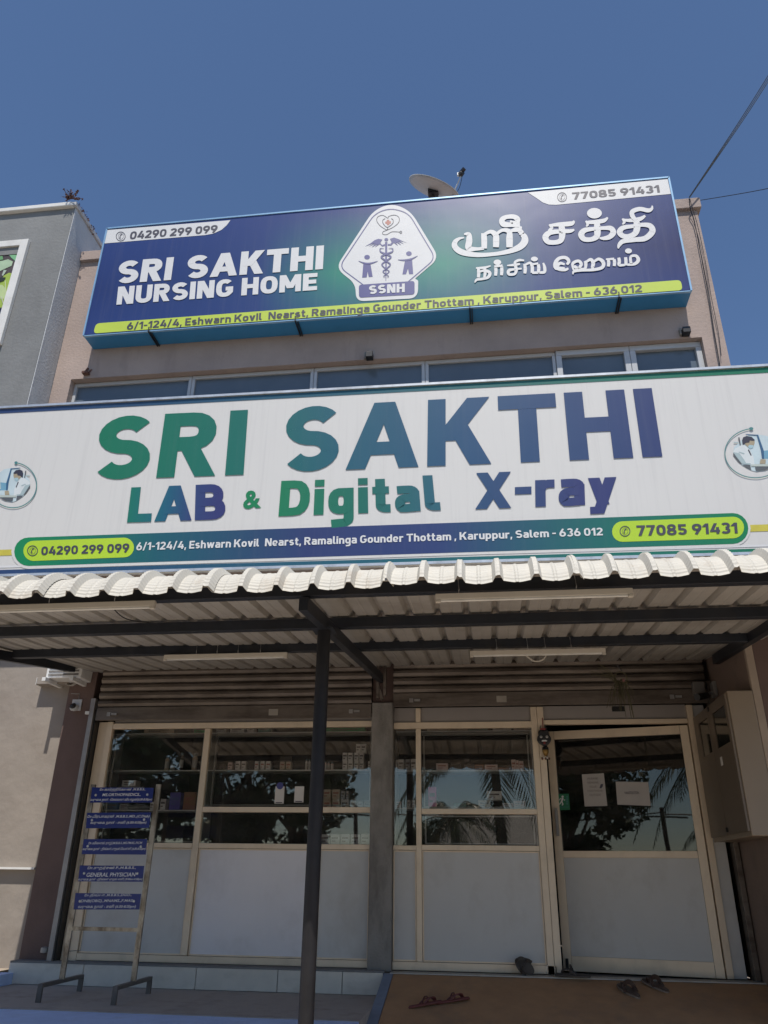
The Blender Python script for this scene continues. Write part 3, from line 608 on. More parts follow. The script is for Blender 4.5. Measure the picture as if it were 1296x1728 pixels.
tamil([ # K with dot, with long right bowl
    [(805, 145, 8), (830, 148, 18), (900, 140, 20), (925, 122, 8)], [(805, 140, 8), (815, 158, 14), (808, 172, 6)],
    [(865, 145, 26), (868, 190, 32), (865, 225, 28), (835, 242, 22), (795, 240, 24), (780, 215, 30), (800, 192, 24), (850, 184, 18), (905, 180, 18), (942, 182, 24), (955, 205, 28), (935, 228, 24), (905, 236, 18), (880, 235, 8)]], 'lettering')
dot(852, 99, 41, 29)
tamil([ # THI
    [(1005, 132, 8), (1040, 138, 16), (1100, 130, 20), (1130, 112, 10)], [(1005, 128, 8), (1015, 146, 14), (1005, 160, 6)],
    [(1078, 130, 26), (1085, 172, 32), (1075, 208, 28), (1040, 225, 22), (1005, 222, 24), (990, 200, 28), (1010, 178, 22), (1060, 170, 18), (1120, 162, 20), (1158, 170, 26), (1168, 200, 30), (1130, 236, 26), (1070, 244, 22), (1010, 252, 22), (988, 272, 18), (982, 292, 6)],
    [(1080, 138, 16), (1060, 115, 22), (1060, 90, 22), (1100, 76, 20), (1145, 84, 20), (1165, 75, 14), (1168, 58, 6)]], 'lettering')
tamil([ # NARSING
    [(205, 398, 8), (250, 396, 12), (285, 386, 6)], [(218, 398, 14), (220, 425, 16), (218, 450, 14)], [(218, 420, 10), (255, 412, 12), (280, 425, 16), (272, 448, 14), (240, 458, 12), (210, 462, 12), (198, 478, 5)],
    [(252, 398, 12), (255, 425, 15), (250, 452, 10)],
    [(305, 390, 10), (350, 386, 12)], [(312, 392, 15), (314, 415, 16), (312, 440, 14)], [(345, 388, 14), (346, 415, 16), (344, 438, 14)],
    [(375, 385, 6), (410, 382, 12), (445, 376, 10)], [(455, 402, 8), (420, 405, 10), (385, 412, 15), (385, 432, 14), (415, 432, 12), (425, 410, 16), (420, 385, 14)], [(422, 385, 10), (418, 368, 12), (440, 356, 12), (468, 358, 8)],
    [(470, 375, 12), (474, 400, 16), (472, 428, 14)], [(472, 382, 10), (500, 370, 12), (512, 390, 16), (512, 425, 15)], [(512, 424, 12), (545, 424, 12)], [(545, 378, 14), (548, 400, 16), (545, 424, 14)], [(515, 378, 10), (545, 374, 10)], [(548, 422, 12), (578, 420, 14), (580, 395, 15), (572, 370, 8)]], 'lettering')
dot(322, 367, 21, 15); dot(524, 349, 19, 13)
tamil([ # HOM
    [(690, 378, 10), (665, 372, 14), (650, 385, 18), (655, 402, 18), (690, 408, 14), (710, 400, 10)], [(690, 400, 12), (645, 398, 20), (640, 370, 20), (660, 345, 16), (695, 342, 16), (712, 360, 16), (702, 380, 12)],
    [(740, 388, 14), (760, 402, 14), (745, 412, 10), (735, 400, 10), (735, 372, 14), (765, 360, 14), (780, 378, 16), (770, 400, 12), (800, 402, 12), (805, 375, 16), (800, 360, 12)], [(800, 372, 10), (830, 352, 14), (845, 370, 18), (842, 395, 16), (850, 396, 12)], [(842, 370, 10), (875, 350, 14), (900, 368, 18), (895, 395, 16), (850, 408, 14), (780, 412, 12), (740, 418, 12), (735, 434, 5)],
    [(915, 350, 8), (960, 348, 12)], [(928, 352, 14), (930, 370, 16), (928, 390, 14)], [(960, 350, 14), (962, 370, 16), (960, 388, 14)],
    [(985, 342, 14), (988, 362, 16), (988, 382, 14), (1020, 382, 10)], [(1022, 340, 14), (1024, 360, 16), (1024, 384, 14)], [(1020, 380, 10), (1070, 376, 14), (1092, 355, 18), (1080, 332, 14), (1052, 335, 12), (1050, 360, 14), (1056, 378, 12)]], 'lettering')
dot(1038, 305, 19, 14)
for x, y in ((252, 566), (500, 546), (795, 523), (1047, 502)):
    P = oY(x, y, UY)
    MB().box(P.x - .022, P.x - .008, UY - .018, -.002, zb - .03, zb - .010).box(P.x + .006, P.x + .018, UY + .02, -.002, zb - .03, zb - .010).box(P.x - .022, P.x - .008, UY - .022, UY - .016, zb - .03, zb + .05).build('bracket', m_beam, US)

# ================================================================ LOWER SIGN
LY = -0.45
def lq(x, y): return oY(x, y, LY)
LS = thing('lower_signboard', (-1.2, -0.5, 3.9), 'wide white laboratory and x-ray signboard above the awning, running out of both sides', 'signboard')
tl, tr_, bl, br = lq(0, 690), lq(1296, 618.8), lq(0, 974), lq(1296, 937)
ext = lambda a, b, k: a + (a - b) * k
tl2, tr2, bl2, br2 = ext(tl, tr_, .06), ext(tr_, tl, .08), ext(bl, br, .02) , ext(br, bl, .12)
bl2 = Vector((tl2.x, LY, bl2.z)); br2 = Vector((tr2.x, LY, br2.z))
mb = MB(); mb.extrude([(p.x, LY, p.z) for p in (bl2, br2, tr2, tl2)], (0, .012, 0)); mb.build('face', m_signwhite, LS)
mb = MB(); mb.extrude([(p.x, LY + .014, p.z) for p in (bl2, br2, tr2, tl2)], (0, .03, 0)); mb.build('case', m_silver, LS)
def edge_pt(x, top): return lq(x, (690 - 71.2 * x / 1296) if top else (972 - 38 * x / 1296))
def stripe(ya, yb, yc, yd, mt, nm, layer=.004, x0=-80, x1=1400):
    """band whose top runs ya..yb and bottom yc..yd between picture x 0 and 1296"""
    f = lambda a, b, x: a + (b - a) * x / 1296
    print_poly([(x0, f(ya, yb, x0)), (x1, f(ya, yb, x1)), (x1, f(yc, yd, x1)), (x0, f(yc, yd, x0))], LY, layer, mt, LS, nm)
stripe(691, 620, 698, 629, m_stripeink, 'top_stripe')
MB().bar(edge_pt(-70, 1) + Vector((0, -.008, .01)), edge_pt(1380, 1) + Vector((0, -.008, .01)), .03, .03).build('edge_trim', m_silver, LS)
MB().bar(edge_pt(-70, 0) + Vector((0, -.008, 0)), edge_pt(1380, 0) + Vector((0, -.008, 0)), .03, .03).build('edge_trim', m_silver, LS)
stripe(962, 925.5, 970, 933.5, m_stripeink, 'bottom_stripe')
stripe(955, 919, 958.5, 922.5, m_letter, 'white_line')
stripe(928, 885, 938, 896.5, mat('yellow_print', (0.55, 0.48, 0.06), 0.5), 'yellow_stripe', .0035)
# bar with rounded ends, cleared round it in white
def pill(xa, ya, xb, yb, r0, r1, n=10):
    """capsule between two centres with half heights r0, r1"""
    out = []
    for i in range(n + 1):
        a = math.pi / 2 + math.pi * i / n; out.append((xa + r0 * math.cos(a), ya - r0 * math.sin(a)))
    for i in range(n + 1):
        a = -math.pi / 2 + math.pi * i / n; out.append((xb + r1 * math.cos(a), yb - r1 * math.sin(a)))
    return out
print_poly(pill(48.5, 931.3, 1236.5, 892.2, 29, 30), LY, .0045, m_signwhite, LS, 'bar_edge')
print_poly(pill(48.5, 931.3, 1236.5, 892.2, 24, 26), LY, .006, m_barink, LS, 'address_bar')
print_poly(pill(57, 930, 210, 924.3, 17, 16.6), LY, .008, m_limeb, LS, 'phone_pill')
print_poly(pill(1050, 897.5, 1237, 890.7, 17.3, 18.2), LY, .008, m_limeb, LS, 'phone_pill')
sign_text('04290 299 099', (70.2, 937.4), (218.7, 932.4), (71, 923), (219.2, 917.5), LY, m_ink, LS, w=.20, layer=.011)
sign_text('77085 91431', (1074.8, 905), (1244.5, 900.4), (1073.3, 887.5), (1243, 882.6), LY, m_ink, LS, w=.20, layer=.011)
for cx, cy in ((55.7, 929.9), (1054.4, 897)):
    print_strokes([circ(cx, cy, 8.4, 20) + [(cx + 8.4, cy)]], 1.3, LY, .011, m_ink, LS, 'phone_symbol')
    font_text('✆', (cx - 5, cy + 6), (cx + 5, cy + 5.6), (cx - 4.6, cy - 5.6), (cx + 5.4, cy - 6), LY, m_ink, LS, 'phone_symbol', layer=.012)
sign_text('6/1-124/4, Eshwarn Kovil  Nearst, Ramalinga Gounder Thottam , Karuppur, Salem - 636 012', (230.2, 929.4), (1017.3, 904), (231.7, 916.3), (1016.2, 891), LY, m_letter, LS, w=.19, sp=.32, gap=.09, layer=.010)
sign_text('SRI', (153, 811), (411.2, 801.5), (174, 704), (418.8, 692), LY, m_greenblue, LS, w=.215, gap=.11, each=True, name='letter')
sign_text('SAKTHI', (474, 798), (1117.7, 770.8), (487, 688), (1099.5, 655.3), LY, m_greenblue, LS, w=.215, gap=.10, each=True, name='letter')
sign_text('LAB', (214.6, 882.2), (381, 876.7), (222, 823), (380, 816.5), LY, m_labink, LS, w=.235, gap=.07, each=True, name='letter')
font_text('&', (410, 860), (441, 857.5), (412, 828.5), (440, 827.5), LY, m_digink, LS, off=.028)
sign_text('Digital', (470, 871.7), (744, 861.5), (475, 812), (738, 802), LY, m_digink, LS, w=.225, gap=.10, each=True, name='letter')
sign_text('X-ray', (802, 860), (1042, 850.3), (803, 798.7), (1039, 789), LY, m_xink, LS, w=.225, gap=.08, each=True, name='letter')
# round lab pictures at both ends
m_lab = {k: mat('print_' + k, c, 0.5, var=0.06) for k, c in dict(pale=(0.50, 0.60, 0.63), coat=(0.62, 0.66, 0.66), coatshade=(0.36, 0.45, 0.46), hair=(0.03, 0.03, 0.05),
    skin=(0.36, 0.30, 0.20), mask=(0.35, 0.50, 0.55), scope=(0.03, 0.10, 0.20), blue=(0.15, 0.33, 0.45), bench=(0.45, 0.50, 0.46), under=(0.09, 0.10, 0.11)).items()}
def lab(tf):
    def pp(pts, k, lay, nm): print_poly([tf(p) for p in pts], LY, lay, m_lab[k], LS, nm)
    # round picture as overlapping flat inks, traced in an enlarged crop
    pp([(450, 1225), (640, 1100), (760, 960), (830, 780), (810, 640), (700, 520), (600, 400), (500, 340), (310, 325), (120, 360), (-20, 460), (-110, 620), (-130, 800), (-90, 980), (20, 1130), (180, 1230), (330, 1262)], 'pale', .004, 'picture')
    pp([(-115, 700), (230, 740), (200, 930), (-105, 940)], 'blue', .005, 'picture_window')
    pp([(-60, 520), (0, 480), (30, 900), (-60, 900)], 'bench', .0053, 'picture_window')
    pp([(450, 1090), (560, 1070), (830, 760), (790, 680), (620, 570), (560, 620), (480, 720), (400, 900), (380, 1080)], 'coat', .006, 'picture_coat')
    pp([(470, 1090), (650, 1060), (820, 800), (830, 770), (700, 800), (600, 960), (560, 1040), (460, 1050)], 'coatshade', .0068, 'picture_sleeve')
    pp([(590, 800), (700, 760), (720, 775), (600, 830)], 'coatshade', .0071, 'picture_sleeve')
    pp([(470, 1095), (640, 1085), (560, 1150), (450, 1215)], 'under', .0066, 'picture_chair')
    pp([(640, 1080), (830, 800), (835, 850), (720, 1020)], 'under', .0075, 'picture_chair')
    pp([(380, 470), (500, 460), (600, 560), (520, 640), (400, 620), (375, 540)], 'skin', .0064, 'picture_face')
    pp([(400, 600), (490, 590), (520, 640), (470, 690), (410, 660)], 'mask', .0072, 'picture_mask')
    pp([(370, 470), (440, 390), (540, 370), (620, 400), (645, 480), (630, 600), (560, 540), (490, 530), (480, 480), (400, 490)], 'hair', .0078, 'picture_hair')
    pp([(500, 700), (520, 720), (460, 860), (440, 850)], 'hair', .0082, 'picture_tie')
    pp([(700, 400), (728, 405), (695, 595), (670, 590)], 'under', .0078, 'picture_bar'); pp([(725, 520), (825, 520), (825, 548), (725, 548)], 'coatshade', .0079, 'picture_bar')
    pp([(300, 340), (335, 345), (245, 720), (220, 930), (175, 930), (180, 740)], 'scope', .0074, 'picture_microscope')
    pp([(300, 340), (560, 320), (570, 340), (320, 360)], 'scope', .0079, 'picture_microscope')
    pp([(-50, 1060), (450, 1080), (450, 1130), (0, 1130)], 'bench', .0086, 'picture_bench')
    pp([(10, 1140), (370, 1140), (350, 1240), (150, 1215)], 'under', .0092, 'picture_bench')
    pp([(140, 960), (250, 950), (270, 1060), (150, 1070)], 'skin', .0096, 'picture_hand')
    ring = [tf((365 + 648 * math.cos(rad(a)), 800 + 617 * math.sin(rad(a)))) for a in range(-80, 196, 6)]
    print_strokes([ring], 1.6, LY, .0102, m_tealink, LS, 'picture_ring')
    print_poly([tf(p) for p in circ(452, 190, 45, 14, 40)], LY, .0116, m_tealink, LS, 'picture_dot')
lab(lambda p: (p[0] / 16.2, 770 + p[1] / 16.2))
lab(lambda p: (1196 + (350 + (1010 - p[0]) * 1.025) / 12.96, 700 + (315 + (p[1] - 190) * 0.873) / 12.96))

# ================================================================ AWNING
AW = thing('awning', (-1.0, -1.8, 2.3), 'white corrugated metal awning on dark steel beams over the shop entrance', 'awning')
ZS = lambda Y: 2.72 + 0.107 * Y                                 # underside of the sheets
PITCH, H = 0.208, 0.038
def prof(u):                                                    # height of the sheet across one rib, u 0..1
    if u <= 0.06: return H
    if u < 0.15: return H * (1 - (u - .06) / .09)
    if u <= 0.85: return 0.0035 * (1 if 0.44 < u < 0.56 else 0)
    if u < 0.94: return H * (u - .85) / .09
    return H
us = (0, .06, .105, .15, .28, .36, .44, .48, .52, .56, .64, .72, .85, .895, .94)
yline = [0.02, -0.9, -1.8, -2.7, -3.5]
xs0 = -0.53 - 1.04 * 4; nsheet = 0
for sh in range(-4, 4):
    x0 = -0.53 + 1.04 * sh + 0.002
    if x0 + 1.04 > 4.4: break
    if sh == -4: x0c = -4.13
    cols = []
    for k in range(5 if sh < 9 else 5):
        for u in us: cols.append((x0 + (k + u) * PITCH, prof(u), u))
    cols.append((x0 + 5 * PITCH, prof(1), 1.0)); cols.append((x0 + 5 * PITCH + .02, prof(1), 1.0)); cols.append((x0 + 5 * PITCH + .045, prof(.2), .2))
    cols = [c for c in cols if -4.45 < c[0] < 3.4]
    if len(cols) < 3: continue
    lift = random.uniform(-.006, .006); rows = []; cut = random.uniform(-.022, .022); wob = [random.uniform(-.006, .006) for _ in range(8)]
    for Y in yline: rows.append([(x, Y, ZS(Y) + .055 * min(1, max(0, (-Y - 1.8) / 1.7)) + .008 + p + lift) for x, p, u in cols])
    Rr = 0.285; n = 36; c0 = Vector((0, -3.69, ZS(-3.69) + .060))
    for j in range(n + 1):                                       # crimped bull-nose
        a = rad(6 + 64 * j / n) ; rp = 0.0022 * (1 if j % 3 == 0 else -0.5) * (1 if 2 < j < n - 1 else 0)
        yy = c0.y - Rr * (math.sin(a) - math.sin(rad(6))) - .08 * (j / n) * 0.2; zz = c0.z - Rr * (math.cos(rad(6)) - math.cos(a))
        row = []
        for x, p, u in cols:
            wv_ = wob[int((x - x0) / PITCH) % 8] * (j / n); sag = wv_ - 0.011 * math.sin(math.pi * min(1, max(0, (u - .17) / .66))) * (j / n) if .17 < u < .83 else wv_
            q = (p + rp) ; row.append((x, yy - math.sin(a) * q + cut * j / n, zz + math.cos(a) * q * .9 + q * .25 * (j / n) + lift + sag))
        rows.append(row)
    mb = MB()
    for r_ in rows: mb.v += r_
    C_ = len(cols)
    for i in range(len(rows) - 1):
        for k in range(C_ - 1): mb.f.append((i * C_ + k, i * C_ + k + 1, (i + 1) * C_ + k + 1, (i + 1) * C_ + k))
    o = mb.build('roof_sheet', m_sheet, AW); 
    if sum(p.normal.z for p in o.data.polygons) < 0: o.data.flip_normals()
    o.data.materials.append(m_under); md = o.modifiers.new('thick', 'SOLIDIFY'); md.thickness = 0.002; md.offset = -1; md.material_offset = 1; md.use_quality_normals = True
for Y, x0, x1 in ((-3.58, -4.3, 3.4), (-2.55, -4.28, 3.4), (-1.54, -4.25, 2.2)):
    z = ZS(Y) + .009; MB().box(x0, x1, Y - .03, Y + .03, z - .078, z).build('beam', m_beam, AW, bevel=0.004)
def rafter(X, y0, y1, dz=0.0, hh=.085, nm='rafter'):
    z0 = ZS(y0) - .084 + dz; z1 = ZS(y1) - .084 + dz
    mb = MB(); mb.extrude([(X - .028, y0, z0), (X - .028, y1, z1), (X - .028, y1, z1 - hh), (X - .028, y0, z0 - hh)], (.056, 0, 0)); return mb.build(nm, m_beam, AW, bevel=0.003)
rafter(-1.06, -3.66, -0.1)
a, b = oX(20, 1109, -4.28), oX(123, 1127, -4.28); d = (a - b) / (b.y - a.y); MB().bar(b, b + d * 3.4, .06, .085).build('rafter', m_beam, AW)
a, b = oX(1296, 1057, 2.16), oX(1202, 1117, 2.16); d = (a - b) / (b.y - a.y); MB().bar(b + d * .12, b + d * 3.6, .06, .085).build('rafter', m_beam, AW)
MB().tube([(-1.065, -3.0, GZ), (-1.065, -3.0, ZS(-3.0) - .17)], 0.044, 24).build('post', m_post, AW, smooth=False)
MB().box(-1.14, -0.99, -3.08, -2.92, ZS(-3) - .172, ZS(-3) - .16).build('post_cap', m_beam, AW)
mb = MB(); mb.box(-1.10, -1.075, -.16, -.11, 2.37, 2.78); mb.box(-1.03, -1.0, -.16, -.11, 2.40, 2.84); mb.bar((-1.087, -.135, 2.5), (-1.04, -.135, 2.36), .03, .03); mb.box(-1.10, -1.0, -.15, -.12, 2.56, 2.58); mb.box(-1.12, -.90, -.17, -.10, 2.84, 2.85)
mb.build('wall_bracket', m_steel, AW)

# ================================================================ ROLLER SHUTTERS
def shutter(x0, x1, zb_, label):
    t = thing('roller_shutter', ((x0 + x1) / 2, -.08, zb_), label, 'shutter', 'rolled-up shutters over the shopfront')
    MB().box(x0, x1, -.115, -.085, zb_, zb_ + .135).build('bottom_bar', m_steel, t, bevel=.004)
    z = zb_ + .139; 
    while z < 3.0:
        mb = MB(); pts = [(x0, -.085, z), (x0, -.103, z + .008), (x0, -.118, z + .035), (x0, -.112, z + .062), (x0, -.092, z + .078), (x0, -.085, z + .080), (x0, -.078, z + .04)]
        mb.extrude(pts, (x1 - x0, 0, 0)); mb.build('slat', m_steel, t); z += .0835
    xm = x0 + (x1 - x0) * .655 if x0 < -2 else x0 + (x1 - x0) * .355
    MB().box(xm - .05, xm + .05, -.121, -.116, zb_ + .03, zb_ + .095).build('lock_plate', mat('dusty_lock_plate', (0.32, 0.29, 0.25), 0.6), t, bevel=.006)
    for q in (.94, .06) if x0 < -2 else (.07, .9):
        xx = x0 + (x1 - x0) * q; MB().box(xx - .05, xx - .01, -.13, -.116, zb_ + .04, zb_ + .08).box(xx + .0, xx + .06, -.135, -.116, zb_ + .05, zb_ + .072).build('bolt', m_guide, t)
    return t
shutter(-4.10, -1.155, 2.19, 'left sooty steel roller shutter, rolled up lower over the medicine windows')
shutter(-0.93, 2.14, 2.292, 'right sooty steel roller shutter, rolled up higher over the glass door')
g = thing('shutter_guide', (-4.12, -.1, 0), 'rusty upright steel shutter guide beside the brown column', 'guide rail', 'upright shutter guides')
MB().box(-4.175, -4.125, -.13, -.02, -.03, 2.42).build('channel', m_guide, g, bevel=.003)
MB().box(-4.235, -4.17, -.10, -.07, 2.26, 2.29).build('bolt', m_white, g); MB().lathe((-4.22, -.11, .07), [(0, -.03), (.035, -.02), (.035, .02), (0, .03)], 12).build('knob', m_guide, g)
MB().box(-4.12, -4.105, -.1, .0, -.03, 2.3).build('slot', m_black, g)
g = thing('shutter_guide', (2.17, -.1, 0), 'dark upright shutter guide at the right side wall', 'guide rail', 'upright shutter guides')
MB().box(2.145, 2.19, -.13, -.02, -.03, 2.5).build('channel', m_steel, g, bevel=.003)

# ================================================================ SHOPFRONT
def X0(x, y): return oY(x, y, 0).x
def Z0(x, y): return oY(x, y, 0).z
def frame_piece(p, x0, x1, z0, z1, nm='frame_bar', y0=-.03, y1=.03, mt=None): return MB().box(x0, x1, y0, y1, z0, z1).build(nm, mt or m_champ, p, bevel=.003)
def pane(p, x0, x1, z0, z1): return MB().box(x0, x1, .002, .007, z0, z1).build('glass_pane', m_glass, p)
def board(p, x0, x1, z0, z1, mt, y=0.0): 
    o = MB().box(x0, x1, y, y + .012, z0, z1).build('board', mt, p)
    e = MB(); t = .012
    for a in ((x0, x1, z0, z0 + t), (x0, x1, z1 - t, z1), (x0, x0 + t, z0 + t, z1 - t), (x1 - t, x1, z0 + t, z1 - t)): e.box(a[0], a[1], y - .008, y + .0, a[2], a[3])
    e.build('beading', m_champ, p); return o
SF = thing('shopfront_partition', (-2.6, 0, 0), 'left aluminium and glass shopfront with medicine shelves behind, between column and pillar', 'shopfront')
# left part
frame_piece(SF, -4.10, -4.00, -.02, 2.19, 'side_board', y0=-.01, y1=.02)
frame_piece(SF, -3.997, -3.935, -.02, 2.19, 'mullion')
frame_piece(SF, -3.932, -1.155, 2.115, 2.172, 'transom'); frame_piece(SF, -3.932, -1.155, -.012, .045, 'bottom_rail')
MB().box(-3.93, -1.155, .0, .012, 2.174, 2.25).build('head_board', m_toppanel, SF)
frame_piece(SF, -2.915, -2.855, .048, 2.112, 'mullion')
frame_piece(SF, -3.932, -2.918, .965, 1.01, 'middle_rail'); frame_piece(SF, -2.852, -1.155, .965, 1.01, 'middle_rail')
frame_piece(SF, -2.852, -1.155, 1.295, 1.345, 'middle_rail')
pane(SF, -3.93, -2.92, 1.012, 2.11); pane(SF, -2.85, -1.16, 1.348, 2.11); pane(SF, -2.85, -1.16, 1.012, 1.292)
board(SF, -3.93, -2.918, .048, .962, m_panel); board(SF, -2.85, -1.65, .048, .962, m_panel2)
board(SF, -1.642, -1.157, .048, .962, m_panel)
# right part
SR = thing('shopfront_partition', (-.2, 0, 0), 'right aluminium and glass shopfront of two windows between pillar and door', 'shopfront')
frame_piece(SR, -.932, .44, 2.09, 2.15, 'transom'); frame_piece(SR, -.932, .52, -.02, .045, 'bottom_rail')
frame_piece(SR, -.71, -.66, 2.153, 2.292, 'mullion'); frame_piece(SR, -.71, -.66, .048, 2.087, 'mullion')
frame_piece(SR, .44, .50, -.02, 2.292, 'mullion'); frame_piece(SR, .503, .565, -.02, 2.292, 'mullion')
frame_piece(SR, .568, 1.94, 2.118, 2.16, 'transom'); frame_piece(SR, 1.943, 2.0, -.02, 2.292, 'mullion'); frame_piece(SR, 2.0, 2.11, -.02, 2.292, 'side_board', y0=-.01, y1=.02, mt=m_panel)
for a, b in ((-.932, -.712), (-.658, .438)): MB().box(a, b, .0, .012, 2.153, 2.30).build('head_board', m_toppanel, SR)
MB().box(.568, 1.94, .0, .012, 2.163, 2.30).build('head_board', m_toppanel, SR)
P = oY(1032, 1192, 0); MB().box(P.x, P.x + .125, -.004, -.001, 2.24, 2.29).build('vent_slot', m_black, SR)
frame_piece(SR, -.932, -.712, .965, 1.005, 'middle_rail'); frame_piece(SR, -.658, .438, .965, 1.012, 'middle_rail'); frame_piece(SR, -.658, .438, 1.285, 1.332, 'middle_rail')
pane(SR, -.93, -.713, 1.008, 2.087); pane(SR, -.657, .437, 1.335, 2.087); pane(SR, -.657, .437, 1.015, 1.282)
board(SR, -.93, -.713, .048, .962, m_panel); board(SR, -.657, .437, .048, .962, m_panel)
# inner slim glass frames
m_slim = mat('slim_grey_trim', (0.30, 0.28, 0.25), 0.4, 0.3)
for p, a, b, z0, z1 in ((SF, -3.90, -2.93, 1.02, 2.07), (SF, -2.80, -1.17, 1.36, 2.07), (SR, -.64, .40, 1.345, 2.045), (SR, -.63, .41, 1.02, 1.275)):
    e = MB(); t = .012
    for q in ((a, b, z0, z0 + t), (a, b, z1 - t, z1), (a, a + t, z0 + t, z1 - t), (b - t, b, z0 + t, z1 - t)): e.box(q[0], q[1], .03, .042, q[2], q[3])
    e.build('sliding_frame', m_slim, p)
# notices on the glass (no codes drawn)
for x, y0, y1, x1, nm, hd in ((463, 1327, 1356, 480, 'white payment notice with dark round logo on the left window', 1), (496, 1327, 1354, 513, 'white payment notice hanging right of another on the left window', 0)):
    a = oY(x, y1, -.012); b = oY(x1, y0, -.012)
    t = thing('payment_notice', (a.x, -.012, a.z), nm, 'notice', 'payment notices stuck on the left window')
    MB().box(a.x, b.x, -.010, -.001 + .0, a.z, b.z).build('card', m_paper, t)
    MB().box(a.x + .012, b.x - .012, -.012, -.0105, a.z + .004, a.z + .013).build('print_line', m_ink, t)
    if hd: MB().lathe(((a.x + b.x) / 2, -.014, b.z + .005), [(0, -.002), (.034, -.002), (.034, .002), (0, .002)], 18, Matrix.Rotation(rad(90), 3, 'X')).build('logo', m_indigo, t)
# ---- door leaf, hinged at its right side and standing a little inward
DR = bpy.data.objects.new('glass_door', None); COL.objects.link(DR); DR.location = (1.935, 0, -.02); tag(DR, 'champagne framed glass door standing slightly ajar, with two papers on its pane', 'door')
def dbox(nm, x0, x1, z0, z1, mt, y0=-.022, y1=.022, bv=.003, par=None):   # door coordinates: x from hinge to the left
    o = MB().box(-x1, -x0, y0, y1, z0, z1).build(nm, mt, None, bevel=bv); o.parent = par or DR; return o
W_ = 1.365
dbox('stile', 0, .075, 0, 2.12, m_champ); dbox('stile', W_ - .075, W_, 0, 2.12, m_champ)
dbox('rail', .077, W_ - .077, 2.04, 2.12, m_champ); dbox('rail', .077, W_ - .077, .94, 1.0, m_champ); dbox('rail', .077, W_ - .077, 0, .12, m_champ)
dbox('glass_pane', .077, W_ - .077, 1.0, 2.04, m_doorglass, .001, .006, 0); dbox('board', .077, W_ - .077, .12, .94, m_panel, -.004, .004, 0)
hd = dbox('handle', W_ - .062, W_ - .035, 1.13, 1.38, m_guide, -.075, -.055)
for z in (1.15, 1.34): dbox('handle_stem', W_ - .056, W_ - .041, z, z + .015, m_guide, -.056, -.0222, 0, hd)
dbox('lock', W_ - .05, W_ - .025, .02, .1, m_black, -.04, -.0222)
DR.rotation_euler = (0, 0, -rad(13))
def on_door(px, py):
    """door plane coordinates of a picture point"""
    a = -rad(13); n = Vector((-math.sin(a), math.cos(a), 0)); r = ray(px, py); p0 = Vector(DR.location)
    P = CAM + r * ((p0 - CAM).dot(n) / r.dot(n)); d = P - p0; u = Vector((math.cos(a), math.sin(a), 0))
    return d.dot(u), d.z
def door_poly(pts, y, mt, name, par):
    mb = MB(); mb.poly([(on_door(*p)[0], y, on_door(*p)[1]) for p in pts]); o = mb.build(name, mt, None, tri=True); o.parent = par; return o
def door_text(txt, x0, y0, x1, y1, par, y=-.012, mt=None):
    cu = bpy.data.curves.new('tmp_text', 'FONT'); cu.body = txt; ob = bpy.data.objects.new('tmp_text', cu); COL.objects.link(ob)
    me = bpy.data.meshes.new_from_object(ob.evaluated_get(bpy.context.evaluated_depsgraph_get())); bpy.data.objects.remove(ob)
    a0, b0 = on_door(x0, y1); a1, b1 = on_door(x1, y0); xs = [v.co.x for v in me.vertices]; ys = [v.co.y for v in me.vertices]
    for v in me.vertices: v.co = (a0 + (v.co.x - min(xs)) / (max(xs) - min(xs)) * (a1 - a0), y, b0 + (v.co.y - min(ys)) / (max(ys) - min(ys)) * (b1 - b0))
    me.materials.clear(); me.materials.append(mt or m_ink); o = bpy.data.objects.new('lettering', me); COL.objects.link(o); o.parent = par
    return o
def door_thing(name, label, cat):
    t = bpy.data.objects.new(name, None); COL.objects.link(t); t.location = DR.location; t.rotation_euler = DR.rotation_euler; return tag(t, label, cat)
pn = door_thing('paper_notice', 'upright paper notice about removing footwear taped on the door glass', 'notice')
door_poly([(982, 1307), (1019, 1305), (1025, 1360), (987, 1361)], -.008, m_paper2, 'sheet', pn)
m_faint = mat('faint_print', (0.22, 0.20, 0.19), 0.8)
for k, (t_, xa, xb) in enumerate((('PLEASE', 992, 1009), ('REMOVE', 992, 1010), ('YOUR', 995, 1007), ('FOOTWEAR', 992, 1017), ('OUTSIDE', 995, 1014))):
    door_text(t_, xa, 1312 + k * 6.9, xb, 1316 + k * 6.9, pn, mt=m_faint if k else m_faint)
door_poly([(1012, 1329), (1014, 1323.5), (1018, 1323), (1017.5, 1327), (1015, 1330.5), (1012, 1330.5)], -.012, m_ink, 'slipper_picture', pn)
pn = door_thing('paper_notice', 'sideways paper sheet with one typed word taped on the door glass', 'notice')
door_poly([(1039, 1319), (1094, 1320), (1098, 1360), (1042, 1358)], -.008, m_paper2, 'sheet', pn)
door_text('VAASTULTON', 1054, 1335.5, 1078, 1340.5, pn)
m_exit = mat('exit_green', (0.01, 0.16, 0.07), 0.5)
es = door_thing('exit_sign', 'small green running man exit sticker at the left edge of the door glass', 'sign')
door_poly([(940, 1340), (960, 1339.5), (962, 1366.5), (942, 1367.5)], -.008, m_exit, 'sticker', es)
def zq(x, y): return (880 + x / 3.115, 1150 + y / 3.115)
door_poly([zq(*p) for p in circ(217, 606, 6, 10)], -.010, m_letter, 'figure_head', es)
for q in ([(213, 612), (222, 614), (216, 632), (208, 630)], [(208, 628), (216, 632), (222, 645), (217, 653), (212, 651), (215, 644)], [(208, 630), (213, 634), (205, 645), (197, 650), (195, 645), (202, 641)], [(213, 613), (206, 618), (202, 626), (199, 624), (203, 614)], [(221, 615), (226, 622), (231, 621), (230, 625), (224, 627)]):
    door_poly([zq(*p) for p in q], -.010, m_letter, 'figure_body', es)
